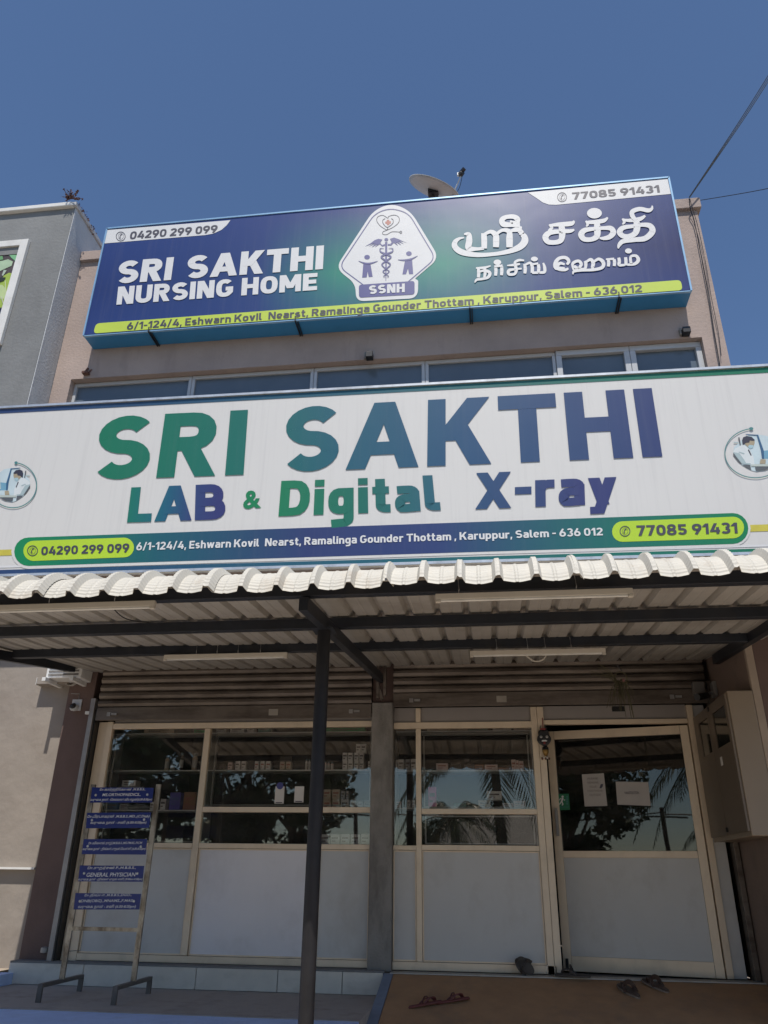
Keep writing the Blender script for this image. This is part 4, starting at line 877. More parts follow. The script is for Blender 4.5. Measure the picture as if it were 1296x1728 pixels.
for k in range(4): door_poly([zq(*p) for p in ((236, 603 + k * 12), (245, 603 + k * 12), (245, 611 + k * 12), (236, 611 + k * 12))], -.010, m_tealink, 'symbol', es)
door_text('EMERGENCY EXIT', 943, 1360.5, 960, 1363.5, es, mt=m_tealink)

# ================================================================ MEDICINES BEHIND THE GLASS
m_shelf = mat('white_shelf_edge', (0.78, 0.76, 0.73), 0.4)
m_shelfglass = mat('shelf_board', (0.42, 0.42, 0.41), 0.3)
SH = thing('medicine_rack', (-2.6, .3, 0), 'long white edged display shelves behind the left shop windows', 'shelf', 'display shelves behind the windows')
SHR = thing('medicine_rack', (-.2, .3, 0), 'short white edged display shelves behind the windows right of the pillar', 'shelf', 'display shelves behind the windows')
def shelf(par, x0, x1, px, py, Y=.28):
    z = oY(px, py, Y).z; MB().box(x0, x1, Y, Y + .22, z - .014, z - .002).build('shelf_board', m_shelfglass, par); MB().box(x0, x1, Y - .008, Y - .001, z - .014, z - .002).build('shelf_edge', m_shelf, par); return z
SY = .28
zA = shelf(SH, -4.05, -1.2, 400, 1299); zB = shelf(SH, -4.05, -1.2, 300, 1366.5); zT = shelf(SH, -4.05, -1.2, 400, 1236)
zC = shelf(SHR, -.95, .45, 760, 1299.5); zD = shelf(SHR, -.95, .45, 760, 1363); zU = shelf(SHR, -.95, .45, 760, 1233)
for p, xs in ((SH, (-4.05, -2.95, -1.2)), (SHR, (-.95, .45))):
    for x in xs: MB().box(x - .01, x + .01, SY + .0, SY + .23, .3, 2.3).build('upright', m_shelfglass, p)
zL = oY(500, 1424, SY).z
bm_ = {k: mat('carton_' + k, c, 0.6, var=0.05) for k, c in dict(white=(0.82, 0.77, 0.73), beige=(0.62, 0.48, 0.36), pinkish=(0.74, 0.55, 0.50), grey=(0.52, 0.50, 0.50), purple=(0.12, 0.10, 0.42),
     brown=(0.34, 0.16, 0.09), green=(0.05, 0.42, 0.15), mint=(0.16, 0.33, 0.27), pink=(0.80, 0.17, 0.45), blue=(0.08, 0.16, 0.34), dark=(0.10, 0.08, 0.07), red=(0.35, 0.05, 0.04)).items()}
m_stripes = {k: mat('carton_print_' + k, c, 0.5) for k, c in dict(d=(0.16, 0.12, 0.11), r=(0.40, 0.14, 0.10), b=(0.10, 0.12, 0.35)).items()}
m_cap = mat('bottle_cap', (0.10, 0.16, 0.18), 0.4)
ZQ = {'L': lambda x, y: (170 + x / 2.645, 1190 + y / 2.645), 'R': lambda x, y: (640 + x / 4.05, 1180 + y / 4.05)}
def carton(side, x0, x1, yt, yb, col, label, zbase=None, dep=.09, group=None, Y=SY + .02, pr='d'):
    a = oY(*ZQ[side](x0, yb), Y); b = oY(*ZQ[side](x1, yt), Y); z0 = zbase if zbase is not None else a.z; z1 = max(b.z, z0 + .02)
    t = thing('medicine_box', ((a.x + b.x) / 2, Y + dep / 2, z0), label, 'box', group)
    g = .002; w_ = b.x - a.x; h_ = z1 - z0
    MB().box(a.x + g, b.x - g, Y, Y + dep, z0 + .001, z1).build('carton', bm_[col], t, bevel=.002)
    if w_ > .03 and h_ > .03:
        MB().box(a.x + w_ * .15, b.x - w_ * .18, Y - .0018, Y - .0008, z0 + h_ * .55, z0 + h_ * .72).box(a.x + w_ * .15, b.x - w_ * .45, Y - .0018, Y - .0008, z0 + h_ * .28, z0 + h_ * .38).build('print', m_stripes[pr], t)
    return z1
def bottle(side, xc, hw, yt, yb, col, label, z0, Y=SY + .06):
    a = oY(*ZQ[side](xc - hw, yb), Y); b = oY(*ZQ[side](xc + hw, yt), Y); r = (b.x - a.x) / 2; h_ = b.z - z0
    t = thing('medicine_bottle', ((a.x + b.x) / 2, Y, z0), label, 'bottle', 'bottles and jars on the shelves')
    c = ((a.x + b.x) / 2, Y, z0)
    MB().lathe(c, [(0, .001), (r, .001), (r, h_ * .72), (r * .6, h_ * .82), (r * .6, h_ * .84), (0, h_ * .84)], 14).build('bottle_body', bm_[col], t, smooth=False)
    MB().lathe(c, [(0, h_ * .84), (r * .72, h_ * .84), (r * .72, h_), (0, h_)], 14).build('cap', m_cap, t)
    MB().lathe(c, [(r * 1.01, h_ * .15), (r * 1.01, h_ * .6)], 14).build('paper_label', m_paper, t)
bottle('L', 297, 12, 225, 275, 'beige', 'small beige bottle leftmost on the upper shelf of the leftmost window', zA)
bottle('L', 321, 11, 262, 290, 'grey', 'short grey jar low between bottles in the leftmost window', zA)
bottle('L', 361, 13, 213, 290, 'dark', 'dark wide bottle third along the upper shelf of the leftmost window', zA)
bottle('L', 420, 15, 215, 290, 'beige', 'tall pale bottle near the mullion in the leftmost window', zA)
carton('L', 92, 160, 335, 362, 'white', 'flat white carton standing above the top nameplate of the stand', None, .12)
MB().box(oY(205, 1327, SY).x - .05, oY(232, 1327, SY).x + .05, SY + .02, SY + .2, oY(215, 1327.5, SY).z - .012, oY(215, 1327.5, SY).z).build('shelf_board', m_shelfglass, SH)
carton('L', 22, 80, 435, 462, 'blue', 'blue carton at far left on the lower shelf behind the nameplate stand', zB)
carton('L', 82, 125, 440, 462, 'grey', 'grey flat pack beside the blue carton on the lower left shelf', zB)
carton('L', 218, 240, 432, 460, 'white', 'narrow white carton just left of the stand post on the lower shelf', zB)
carton('L', 262, 293, 418, 462, 'white', 'white carton just left of the purple carton on the lower shelf', zB, pr='d')
carton('L', 302, 360, 390, 461, 'purple', 'purple carton in the leftmost window', zB, pr='b')
carton('L', 364, 427, 388, 461, 'brown', 'brown carton with printed front right of the purple one', zB, pr='r')
carton('L', 430, 450, 388, 456, 'green', 'narrow bright green carton at the mullion of the leftmost window', zB)
# crumpled plastic bag
bg_ = MB(); c0 = oY(*ZQ['L'](170, 447), SY + .08)
for i in range(1): bg_.lathe((c0.x, SY + .08, zB), [(0, .002), (.10, .004), (.125, .03), (.09, .05), (.03, .056), (0, .055)], 15)
for i, v in enumerate(bg_.v): bg_.v[i] = (v[0] + random.uniform(-.012, .012), v[1] + random.uniform(-.012, .012), max(zB + .001, v[2] + random.uniform(-.008, .008)))
tag(bg_.build('plastic_bag', mat('clear_bag', (0.40, 0.42, 0.40), 0.25, var=.3, scale=20), smooth=False), 'crumpled clear plastic bag lying on the lower left shelf behind the nameplate stand', 'bag')
up = [(565, 590, 255), (598, 623, 250), (625, 650, 250), (685, 707, 250), (710, 732, 250), (735, 760, 250), (798, 823, 252), (825, 850, 252)]
nm = ['small pinkish carton alone at left on the upper shelf of the wide left window', 'left box of the white pair with round prints, upper shelf', 'right box of the white pair with round prints, upper shelf',
      'left box of the white trio on the upper shelf', 'middle box of the white trio on the upper shelf', 'right box of the white trio on the upper shelf', 'left box of the beige pair above the payment notices', 'right box of the beige pair above the payment notices']
for k, (a, b, yt) in enumerate(up): carton('L', a, b, yt, 287, ['pinkish', 'white', 'white', 'white', 'white', 'white', 'beige', 'beige'][k], nm[k], zA, .07, 'cartons on the upper left shelf', pr='dddrrrrr'[k])
carton('L', 798, 855, 228, 250, 'dark', 'dark box standing behind the beige pair on the upper shelf', zA, .06, Y=SY + .12)
carton('L', 528, 552, 262, 287, 'dark', 'small dark carton left of the pinkish one on the upper shelf', zA, .06)
for k, xc in enumerate((918, 931)): bottle('L', xc, 6, 240, 283, 'white', ('left' if k == 0 else 'right') + ' of two slim white bottles just left of the awning post', zA)
for k, xc in enumerate((1003, 1017, 1033)): bottle('L', xc, 7, 250 + 2 * k, 285, 'pinkish', ['left', 'middle', 'right'][k] + ' of three small pinkish jars just right of the awning post', zA)
zz = None
for k, (a, b) in enumerate(((1078, 1102), (1103, 1126), (1130, 1152), (1153, 1175))):
    z1 = carton('L', a, b, 250, 285, 'white', ['first', 'second', 'third', 'fourth'][k] + ' white box from the left in the bottom row of the stack near the pillar', zA, .08, 'stacked white boxes near the pillar')
    z2 = carton('L', a, b, 212, 249, 'white', ['first', 'second', 'third', 'fourth'][k] + ' white box from the left in the second row of the stack near the pillar', z1 + .001, .08, 'stacked white boxes near the pillar')
    if k >= 2: carton('L', a + 8, b + 10, 173, 210, 'white', ('left' if k == 2 else 'right') + ' white box on top of the stack near the pillar', z2 + .001, .08, 'stacked white boxes near the pillar')
carton('L', 1192, 1208, 250, 285, 'white', 'single white box touching the pillar on the upper shelf', zA, .08)
g_ = 'cartons on the lower shelf right of the post'
for k, (a, b) in enumerate(((990, 1028), (1031, 1068))):
    z1 = carton('L', a, b, 420, 460, 'beige', ('left' if k == 0 else 'right') + ' beige carton in the bottom row right of the awning post', zB, .1, g_, pr='r')
    carton('L', a, b, 376, 419, 'beige', ('left' if k == 0 else 'right') + ' beige carton in the upper row right of the awning post', z1 + .001, .1, g_, pr='r')
for k, (a, b, yt, c) in enumerate(((1070, 1108, 420, 'white'), (1112, 1140, 426, 'grey'), (1142, 1171, 426, 'grey'), (1173, 1202, 426, 'grey'))):
    z1 = carton('L', a, b, yt, 460, c, ['wide white carton standing beside the beige stack', 'left of three low grey cartons near the pillar', 'middle of three low grey cartons near the pillar', 'right of three low grey cartons near the pillar'][k], zB, .1, g_)
    if k == 0:
        carton('L', 1070, 1090, 383, 418, 'grey', 'left of two slim grey cartons on the wide white carton', z1 + .001, .1, g_); carton('L', 1094, 1108, 383, 418, 'grey', 'right of two slim grey cartons on the wide white carton', z1 + .001, .1, g_)
for k in range(5): carton('L', 980 + k * 45, 1022 + k * 45, 576, 615, 'grey', ['first', 'second', 'third', 'fourth', 'fifth'][k] + ' dull grey container from the post in the lowest left window strip', 1.012, .12, 'grey containers in the lowest window strip', Y=.1)
# right rack
for k, (a, b, yt, c) in enumerate(((98, 126, 412, 'white'), (128, 168, 410, 'white'), (178, 211, 410, 'grey'), (214, 253, 408, 'white'), (262, 284, 405, 'grey'))):
    carton('R', a, b, yt, 478, c, ['first', 'second', 'third', 'fourth', 'fifth'][k] + ' carton from the pillar on the upper shelf of the narrow window', zC, .08, 'cartons in the narrow window')
for k, (a, b, yt, c) in enumerate(((98, 150, 698, 'pinkish'), (190, 213, 690, 'white'), (222, 246, 690, 'white'), (259, 283, 676, 'white'))):
    carton('R', a, b, yt, 742, c, ['first', 'second', 'third', 'fourth'][k] + ' carton from the pillar on the lower shelf of the narrow window', zD, .08, 'cartons in the narrow window')
carton('R', 388, 470, 437, 480, 'pinkish', 'pinkish flat carton leftmost on the upper shelf right of the pillar', zC, .1, pr='r')
for k in range(3): carton('R', 480 + k * 4, 563 - k * 3, 463 - 15 * k, 479 - 15 * k, 'dark', ['bottom', 'middle', 'top'][k] + ' of three flat dark cartons stacked beside the pinkish carton', zC + k * .0285, .1, 'flat dark cartons stacked on the shelf')
carton('R', 580, 650, 440, 478, 'dark', 'dark brown carton in the middle of the shelf right of the pillar', zC, .1); carton('R', 652, 715, 446, 478, 'brown', 'reddish brown carton right of the dark brown one', zC, .1)
carton('R', 582, 618, 405, 438, 'dark', 'small dark carton on top of the dark brown carton', zC + .076, .08)
carton('R', 720, 810, 446, 478, 'pinkish', 'wide pale carton on the shelf right of the reddish brown one', zC, .1, pr='r')
carton('R', 812, 900, 466, 478, 'brown', 'very flat brown pack on the shelf right of the pillar', zC, .1)
for k, (a, b) in enumerate(((905, 932), (934, 953), (956, 986))): carton('R', a, b, 412 + 5 * k, 476, 'pinkish', ['left', 'middle', 'right'][k] + ' of three narrow pink printed cartons near the door', zC, .08, 'narrow pink printed cartons near the door', pr='r')
carton('R', 335, 390, 600, 724, 'pink', 'tall bright pink carton at the left of the wide right window', zD - .005, .06, pr='d')
carton('R', 510, 595, 711, 730, 'mint', 'flat pale green carton on the lower shelf right of the pillar', zD, .1)
carton('R', 675, 760, 690, 728, 'beige', 'beige carton under the square white one', zD, .1)
carton('R', 735, 838, 628, 689, 'white', 'large square white carton resting on the beige one', zD + .073, .1)
carton('R', 840, 915, 709, 728, 'pinkish', 'flat pinkish carton right of the beige one on the lower shelf', zD, .1); carton('R', 918, 1000, 694, 728, 'pinkish', 'pink topped carton at the right end of the lower shelf', zD, .1)
for k, (a, b, c, lb) in enumerate(((100, 168, 'beige', 'left beige carton seen at the very top of the narrow window'), (171, 272, 'grey', 'right grey carton seen at the very top of the narrow window'), (325, 463, 'beige', 'first beige carton along the top edge of the wide right window'),
        (466, 604, 'beige', 'second beige carton along the top edge of the wide right window'), (607, 741, 'mint', 'pale green carton along the top edge of the wide right window'), (776, 902, 'white', 'white carton along the top edge of the wide right window'), (921, 1047, 'pinkish', 'last pinkish carton along the top edge near the door'))):
    carton('R', a, b, 180, 216, c, lb, zU, .12, 'cartons on the topmost right shelf')
for k, (a, b, c, lb) in enumerate(((192, 330, 'beige', 'beige carton at the top edge of the leftmost window'), (340, 410, 'dark', 'dark carton at the top edge of the leftmost window'), (415, 478, 'green', 'green carton at the top edge of the leftmost window'),
        (512, 560, 'grey', 'grey carton at the top left of the wide left window'), (575, 640, 'white', 'white carton at the top edge of the wide left window'), (652, 685, 'white', 'small white carton at the top edge of the wide left window'), (700, 755, 'mint', 'greenish carton at the top edge of the wide left window'), (1000, 1180, 'green', 'long green carton at the top edge near the pillar'))):
    carton('L', a, b, 100, 124, c, lb, zT, .12, 'cartons on the topmost left shelf')

# ================================================================ DOCTOR NAMEPLATE STAND
ST = thing('nameplate_stand', (-3.27, -.9, -.2), 'rusty metal stand holding five blue nameplates of doctors on the grey platform', 'stand')
YS = -.90
xa, xb = -3.60, -2.975
for X in (xa, xb):
    o = MB().box(X - .022, X + .022, YS - .012, YS + .012, -.075, 1.465).build('upright', m_rust, ST, bevel=.002)
    MB().box(X - .02, X + .02, -1.24, -.54, -.10, -.072).build('foot_bar', mat('grey_foot_steel', (0.14, 0.125, 0.115), 0.5, 0.4, var=.2), ST, bevel=.002)
    for yy in (-1.24, -.56): MB().box(X - .02, X + .02, yy, yy + .02, -.2, -.10).build('foot', MATS['grey_foot_steel'], ST)
MB().box(xa + .022, xb - .022, YS - .01, YS + .01, .285, .315).build('crossbar', m_rust, ST)
MB().tube([(xa + .02, YS, .13), (xb - .5, YS, .14)], .003, 5).build('wire', m_rust, ST)
def PZ(x, y): return (100 + x / 6.644, 1300 + y / 6.644)
plates = [([(368, 190), (1058, 195), (1040, 360), (345, 362)], [('Dr.கார்த்திேகயன் ,M.B.B.S.,', 455, 965, 198, 238), ('MS.ORTHOPAEDICS.,', 485, 912, 258, 295), ('வருைக நாள் : ெசவ்வாய் வியாழன்(6.00-8.00pm)', 350, 1038, 312, 352)], [(410, 277), (988, 272)]),
    ([(312, 475), (1028, 470), (1005, 645), (298, 650)], [('Dr.பிரபாகரன் ,M.B.B.S.,MD.,(C.Diab)', 318, 1012, 498, 540), ('வருைக நாள் : சனி (6.00-8.00pm)', 350, 975, 568, 612)], [(367, 558), (952, 552)]),
    ([(275, 770), (985, 770), (968, 945), (250, 940)], [('Dr.விஷால் ராஜ்,M.B.B.S.,MS.FMAS.,FICM', 328, 926, 798, 840), ('வருைக நாள் : திங்கள்,புதன்,ெவள்ளி (6.00-8.00pm)', 262, 968, 864, 905)], [(320, 850), (915, 855)]),
    ([(232, 1065), (950, 1070), (932, 1250), (210, 1245)], [('Dr.சுதர்சன்.P.,M.B.B.S.,', 318, 858, 1075, 1120), ('GENERAL PHYSICIAN', 305, 853, 1148, 1194), ('வருைக நாள் : (திங்கள் முதல் சனி) (9.00am-4.00pm)', 212, 930, 1206, 1244)], [(280, 1155), (876, 1157)]),
    ([(182, 1375), (915, 1385), (895, 1560), (160, 1560)], [('Dr.திவ்யா.,M.B.B.S.,DGO.,', 285, 812, 1382, 1424), ('DNB(OBG).,MNAMS.,F.MAS.', 242, 832, 1448, 1488), ('வருைக நாள் : சனி (6.00-8.00pm)', 210, 858, 1508, 1556)], [(232, 1467), (838, 1467)])]
PY = YS - .02
for quad, lines, scr in plates:
    pts = [oY(*PZ(*p), PY) for p in quad]
    mb = MB(); mb.extrude([(p.x, PY, p.z) for p in pts], (0, .005, 0)); pl_ = mb.build('nameplate', m_plate, ST)
    for t_, x0, x1, y0, y1 in lines:
        sk = (y0 - quad[0][1]) * -.1
        font_text(t_, PZ(x0, y1), PZ(x1, y1 - 4), PZ(x0 + 4, y0), PZ(x1 + 4, y0 - 4), PY, m_letter, pl_, layer=.002, shear=.015, off=.011)
    for sx_, sy_ in scr:
        P = oY(*PZ(sx_, sy_), PY); MB().lathe((P.x, PY - .003, P.z), [(0, .004), (.008, .004), (.011, 0), (.011, -.002)], 10, Matrix.Rotation(rad(90), 3, 'X')).build('screw', m_silver, pl_)

# ================================================================ TUBE LIGHTS UNDER THE AWNING
def tube_light(x0, x1, Y, z, ztop, label, wires):
    t = thing('tube_light', ((x0 + x1) / 2, Y, z), label, 'light fitting', 'unlit tube light battens under the awning')
    MB().box(x0, x1, Y - .015, Y + .018, z - .0, z + .038).build('batten', m_tube, t, bevel=.004)
    MB().tube([(x0 + .03, Y - .004, z - .005), (x1 - .03, Y - .004, z - .005)], .0085, 10).build('tube', mat('tube_glass', (0.62, 0.60, 0.55), 0.25), t)
    for xx in (x0 + .0, x1 - .028): MB().box(xx, xx + .028, Y - .017, Y + .012, z - .015, z - .001).build('end_cap', m_tube, t, bevel=.002)
    for f in wires: xx = x0 + (x1 - x0) * f; MB().tube([(xx, Y, ztop), (xx + .004, Y - .01, z + .06), (xx, Y, z + .036)], .0028, 5).build('hanging_wire', m_guide, t)
    return t
YF = -3.66
a = oY(262, 1020, YF); tube_light(a.x - 1.17, a.x, YF, a.z - .014, ZS(YF), 'tube light batten hanging at the front edge, cut by the left side of the picture', (.40, .85 - .08))
a = oY(735, 1007, YF); b = oY(1068, 1002, YF); tube_light(a.x, b.x, YF, (a.z + b.z) / 2 - .014, ZS(YF), 'tube light batten hanging at the front edge, right of the middle', (.12, .72))
YB = -1.60
a = oY(277, 1110, YB); b = oY(485, 1107, YB); tube_light(a.x, b.x, YB, (a.z + b.z) / 2 - .01, ZS(YB), 'tube light batten hanging deep under the awning, left of the post', (.26, .43, .60, .78))
a = oY(793, 1103, YB); b = oY(1022, 1101, YB); tube_light(a.x, b.x, YB, (a.z + b.z) / 2 - .01, ZS(YB), 'tube light batten hanging deep under the awning, above the door side', (.2, .43, .56, .75))
P = oY(905, 1108, -1.55); cb = [(P.x - .12, -1.55, P.z + .05), (P.x - .05, -1.55, P.z - .02), (P.x, -1.55, P.z - .04), (P.x + .06, -1.55, P.z - .02), (P.x + .1, -1.55, P.z + .05)]
tag(MB().tube(smooth_line(cb, 4), .007, 6).build('loose_cable', m_tube), 'short sagging pale cable loop under the right rear tube light', 'cable')
P1, P2, P3 = oY(192, 1028, -3.2), oY(215, 1045, -3.0), oY(265, 1052, -2.6)
tag(MB().tube(smooth_line([P1, P2, P3], 5), .004, 6).build('loose_wire', m_black), 'thin black wire sagging from the front left tube light to the beam', 'wire')

# ================================================================ SMALL FITTINGS ON THE BUILDING
def box_lamp(px, py, label):
    P = oY(px, py, -.03); t = thing('wall_lamp', (P.x, 0, P.z), label, 'lamp', 'small dark lamps on the upper wall')
    MB().box(P.x - .045, P.x + .045, -.10, -.002, P.z - .045, P.z + .04).build('housing', m_black, t, bevel=.006)
    MB().box(P.x - .07, P.x - .05, -.05, -.002, P.z - .03, P.z + .06).build('mount', m_conc, t)
box_lamp(624, 602, 'small dark lamp box under the middle of the upper signboard'); box_lamp(1157, 561, 'small dark lamp box below the right end of the upper signboard')
P = oY(147, 629, -.02); t = MB(); t.box(P.x - .05, P.x + .03, -.07, -.002, P.z - .03, P.z + .0).bar((P.x - .03, -.03, P.z), (P.x + .01, -.03, P.z + .07), .02, .02).bar((P.x + .03, -.03, P.z - .01), (P.x + .07, -.04, P.z + .035), .015, .015)
tag(t.build('broken_bracket', m_dry), 'small rusty broken bracket at the lower left of the upper wall', 'bracket')
# CCTV on column
P = oY(130, 1190, -.06); CC = thing('security_camera', (P.x, -.06, P.z), 'white dome security camera on a square plate on the brown column', 'camera')
MB().box(P.x - .055, P.x + .055, -.075, -.061, P.z - .06, P.z + .06).build('base_plate', m_alum, CC, bevel=.004)
MB().lathe((P.x - .01, -.09, P.z - .015), [(0, .02), (.03, .015), (.045, -.01), (.045, -.03), (.035, -.045), (0, -.055)], 18).build('dome', m_alum, CC, smooth=True)
MB().lathe((P.x - .005, -.13, P.z - .025), [(0, -.012), (.025, -.01), (.032, .0), (.034, .012), (0, .02)], 18, Matrix.Rotation(rad(60), 3, 'X')).build('lens', m_black, CC, smooth=True)
MB().tube([(P.x + .01, -.065, P.z + .06), (P.x + .01, -.065, P.z + .12), (P.x - .09, -.065, P.z + .125)], .004, 6).build('cable', m_guide, CC)
P = oY(1176, 1178, -.25); CC = thing('security_camera', (P.x, -.2, P.z), 'dark bullet security camera beside the cream cabinet at the right wall', 'camera')
MB().tube([(P.x - .02, -.34, P.z - .01), (P.x + .1, -.22, P.z + .03)], .032, 14).build('body', m_black, CC)
MB().tube([(P.x + .08, -.24, P.z + .03), (P.x + .13, -.2, P.z + .05), (2.19, -.2, P.z + .08)], .014, 8).build('arm', m_guide, CC); MB().box(2.165, 2.198, -.26, -.14, P.z + .02, P.z + .16).build('base_plate', m_guide, CC, bevel=.004)
MB().box(2.0, 2.1, -.2, -.12, P.z + .05, P.z + .17).build('junction_box', mat('grey_box', (0.16, 0.15, 0.14), .6), CC, bevel=.004)
# cable coil
P = oY(122, 1144, -.09); pts = []
for i in range(110): a = i * .36; rr = .085 + .008 * math.sin(i * .7); pts.append((P.x + rr * math.cos(a), -.10 - .01 * math.sin(i * .23), P.z + rr * .95 * math.sin(a)))
pts += [(P.x + .05, -.09, P.z + .13), (P.x + .1, -.08, P.z + .24)]
tag(MB().tube(pts, .0045, 5).build('cable_coil', mat('pale_cable', (0.30, 0.28, 0.25), .5)), 'coil of pale cable hanging on the brown column below the left rafter', 'cable')
# AC outdoor unit on the cream wall
a = oY(77, 1150, -.28); b = oY(128, 1112, -.28)
AC = thing('air_conditioner', ((a.x + b.x) / 2, -.2, a.z), 'dirty white outdoor air conditioner high on the cream wall beside the column', 'air conditioner')
MB().box(a.x, a.x + .40, -.30, -.06, a.z + .03, a.z + .34).build('housing', m_white, AC, bevel=.01)
for k in range(7): MB().box(a.x + .03, a.x + .37, -.308, -.302, a.z + .06 + k * .036, a.z + .075 + k * .036).build('grille_slat', m_conc, AC)
for q in (.05, .36): MB().box(a.x + q - .05, a.x + q - .01, -.36, -.0, a.z - .01, a.z + .028).build('bracket', m_white, AC)
P = oY(62, 1149, -.12); t = thing('pipe_stub', (P.x, -.1, P.z), 'cream pipe cover fixed on the cream wall under the air conditioner', 'pipe')
MB().box(P.x - .0, P.x + .36, -.12, -.002, P.z - .035, P.z + .035).build('cover', m_cream, t, bevel=.004); MB().box(P.x - .004, P.x + .0, -.124, -.0, P.z - .04, P.z + .04).build('cap', m_white, t)
# hanging mask against the evil eye
P = oY(918, 1246, -.07); MK = thing('hanging_mask', (P.x, -.07, P.z + .1), 'black horned mask with a small golden face hanging on the door post', 'ornament')
m_gold = mat('old_gold', (0.32, 0.19, 0.05), .4, .4); m_mred = mat('dull_red', (0.22, 0.03, 0.03), .6)
out = [(0, .075), (.03, .085), (.05, .07), (.055, .03), (.07, 0), (.065, -.03), (.04, -.055), (.015, -.07), (0, -.078)]
out = out + [(-x, z) for x, z in reversed(out[1:-1])]
MB().extrude([(P.x + x, -.085, P.z + z) for x, z in out], (0, .04, 0)).build('mask', m_black, MK, bevel=.012)
for s in (-1, 1):
    MB().lathe((P.x + s * .028, -.092, P.z + .012), [(0, .006), (.014, 0)], 10, Matrix.Rotation(rad(90), 3, 'X')).build('eye', m_guide, MK)
    MB().tube([(P.x + s * .02, -.07, P.z + .07), (P.x + s * .03, -.07, P.z + .10), (P.x + s * .018, -.07, P.z + .13)], .008, 6, .002).build('horn', m_black, MK)
MB().extrude([(P.x + x, -.094, P.z + z) for x, z in ((-.028, -.028), (-.015, -.018), (.015, -.018), (.028, -.028), (.02, -.032), (-.02, -.032))], (0, .01, 0)).build('mouth', m_letter, MK)
MB().extrude([(P.x + x, -.093, P.z + z) for x, z in ((-.012, -.033), (.012, -.033), (.008, -.058), (-.008, -.058))], (0, .01, 0)).build('tongue', m_mred, MK)
MB().box(P.x - .03, P.x + .02, -.08, -.06, P.z + .08, P.z + .095).build('red_cord', m_mred, MK); MB().tube([(P.x, -.06, P.z + .05), (P.x, -.05, P.z + .2)], .005, 6).build('cord', m_mred, MK)
MB().lathe((P.x + .005, -.075, P.z - .125), [(0, -.045), (.018, -.035), (.03, -.005), (.028, .025), (.015, .038), (0, .042)], 14).build('small_face', m_gold, MK, smooth=True)
MB().lathe((P.x + .005, -.075, P.z - .1), [(.031, -.01), (.03, .012), (.017, .022), (0, .026)], 14).build('small_hair', m_black, MK, smooth=True)
for k in range(5): MB().lathe((P.x - .03 + k * .016, -.07, P.z - .19 + .008 * (k % 2)), [(0, -.014), (.009, -.006), (.009, .006), (0, .014)], 8).build('shell', m_paper if k % 2 else m_dry, MK)
# dried garland hanging from the beam
P = oY(1047, 1140, -.9); m_fiber = mat('dried_creeper', (0.085, 0.075, 0.04), .9, var=.3)
GA = thing('hanging_dried_creeper', (P.x, -.9, P.z + .2), 'dried stringy creeper in a ring hanging before the right shutter', 'garland')
MB().tube([(P.x - .03, -.9, ZS(-1.5) - .1), (P.x - .02, -.9, P.z + .1), (P.x + .02, -.9, P.z + .04)], .006, 6).build('cord', m_black, GA)
MB().tube([(P.x + .055 * math.cos(a * .4), -.9, P.z - .03 + .065 * math.sin(a * .4)) for a in range(17)], .005, 6).build('ring', m_fiber, GA)
mb = MB()
for i in range(46):
    a = random.gauss(0, .7); L_ = random.uniform(.1, .36); p0 = Vector((P.x + random.uniform(-.03, .04), -.9 + random.uniform(-.03, .03), P.z - .06)); side = math.sin(a) * L_ * .5
    pts = [p0, p0 + Vector((side * .6, random.uniform(-.03, .03), random.uniform(-.02, .05) - .2 * L_)), p0 + Vector((side, random.uniform(-.04, .04), -L_ * (1 - .4 * abs(math.sin(a)))))]
    mb.tube(smooth_line([tuple(q) for q in pts], 4), .0028, 3)
for i in range(10):
    p0 = Vector((P.x, -.9, P.z)); e = p0 + Vector((-random.uniform(.12, .26), random.uniform(-.04, .04), random.uniform(-.02, .12))); mb.tube([p0 + Vector((0, 0, -.1)), (p0 + e) / 2 + Vector((0, 0, -.01)), e], .003, 3)
mb.build('strands', m_fiber, GA)
MB().lathe((P.x + .015, -.93, P.z - .05), [(0, -.018), (.012, -.008), (.012, .008), (0, .018)], 8).build('dried_flower', mat('dull_pink_flower', (0.22, .10, .09), .8), GA)
# cabinet on the right wall
CB = thing('wall_cabinet', (2.08, -.66, 1.05), 'tall cream meter cabinet with two dark windows fixed on the right side wall', 'cabinet')
cx0, cy0, cy1, cz0, cz1 = 1.972, -1.235, -.09, 1.05, 2.165
MB().box(cx0 + .02, 2.195, cy0, cy1, cz0, cz1).build('case', m_cab, CB, bevel=.006)
ym = (cy0 + cy1) / 2 + .02
for a, b in ((cy0 + .012, ym - .002), (ym + .002, cy1 - .012)):
    if a < -1: wy0, wy1 = a + .06, b - .12
    else: wy0, wy1 = a + .05, b - .16
    zz0, zz1 = cz1 - .40, cz1 - .10
    mb = MB(); mb.box(cx0, cx0 + .018, a, b, cz0 + .035, zz0); mb.box(cx0, cx0 + .018, a, b, zz1, cz1 - .02); mb.box(cx0, cx0 + .018, a, wy0, zz0, zz1); mb.box(cx0, cx0 + .018, wy1, b, zz0, zz1)
    d_ = mb.build('cabinet_door', mat('cabinet_door_paint', (0.15, 0.115, 0.085), .4, var=.05), CB)
    MB().box(cx0 + .008, cx0 + .012, wy0, wy1, zz0, zz1).build('window', m_frost_dark if 'm_frost_dark' in globals() else mat('dark_cabinet_glass', (.012, .014, .012), .08), d_)
for y, z in ((ym - .06, cz1 - .05), (ym - .04, cz0 + .07)): MB().box(cx0 - .012, cx0 - .001, y, y + .035, z - .015, z + .02).build('lock', m_black, CB)
MB().box(cx0 - .003, cx0 - .001, -.86, -.80, 1.62, 1.69).build('sticker', m_paper, CB)

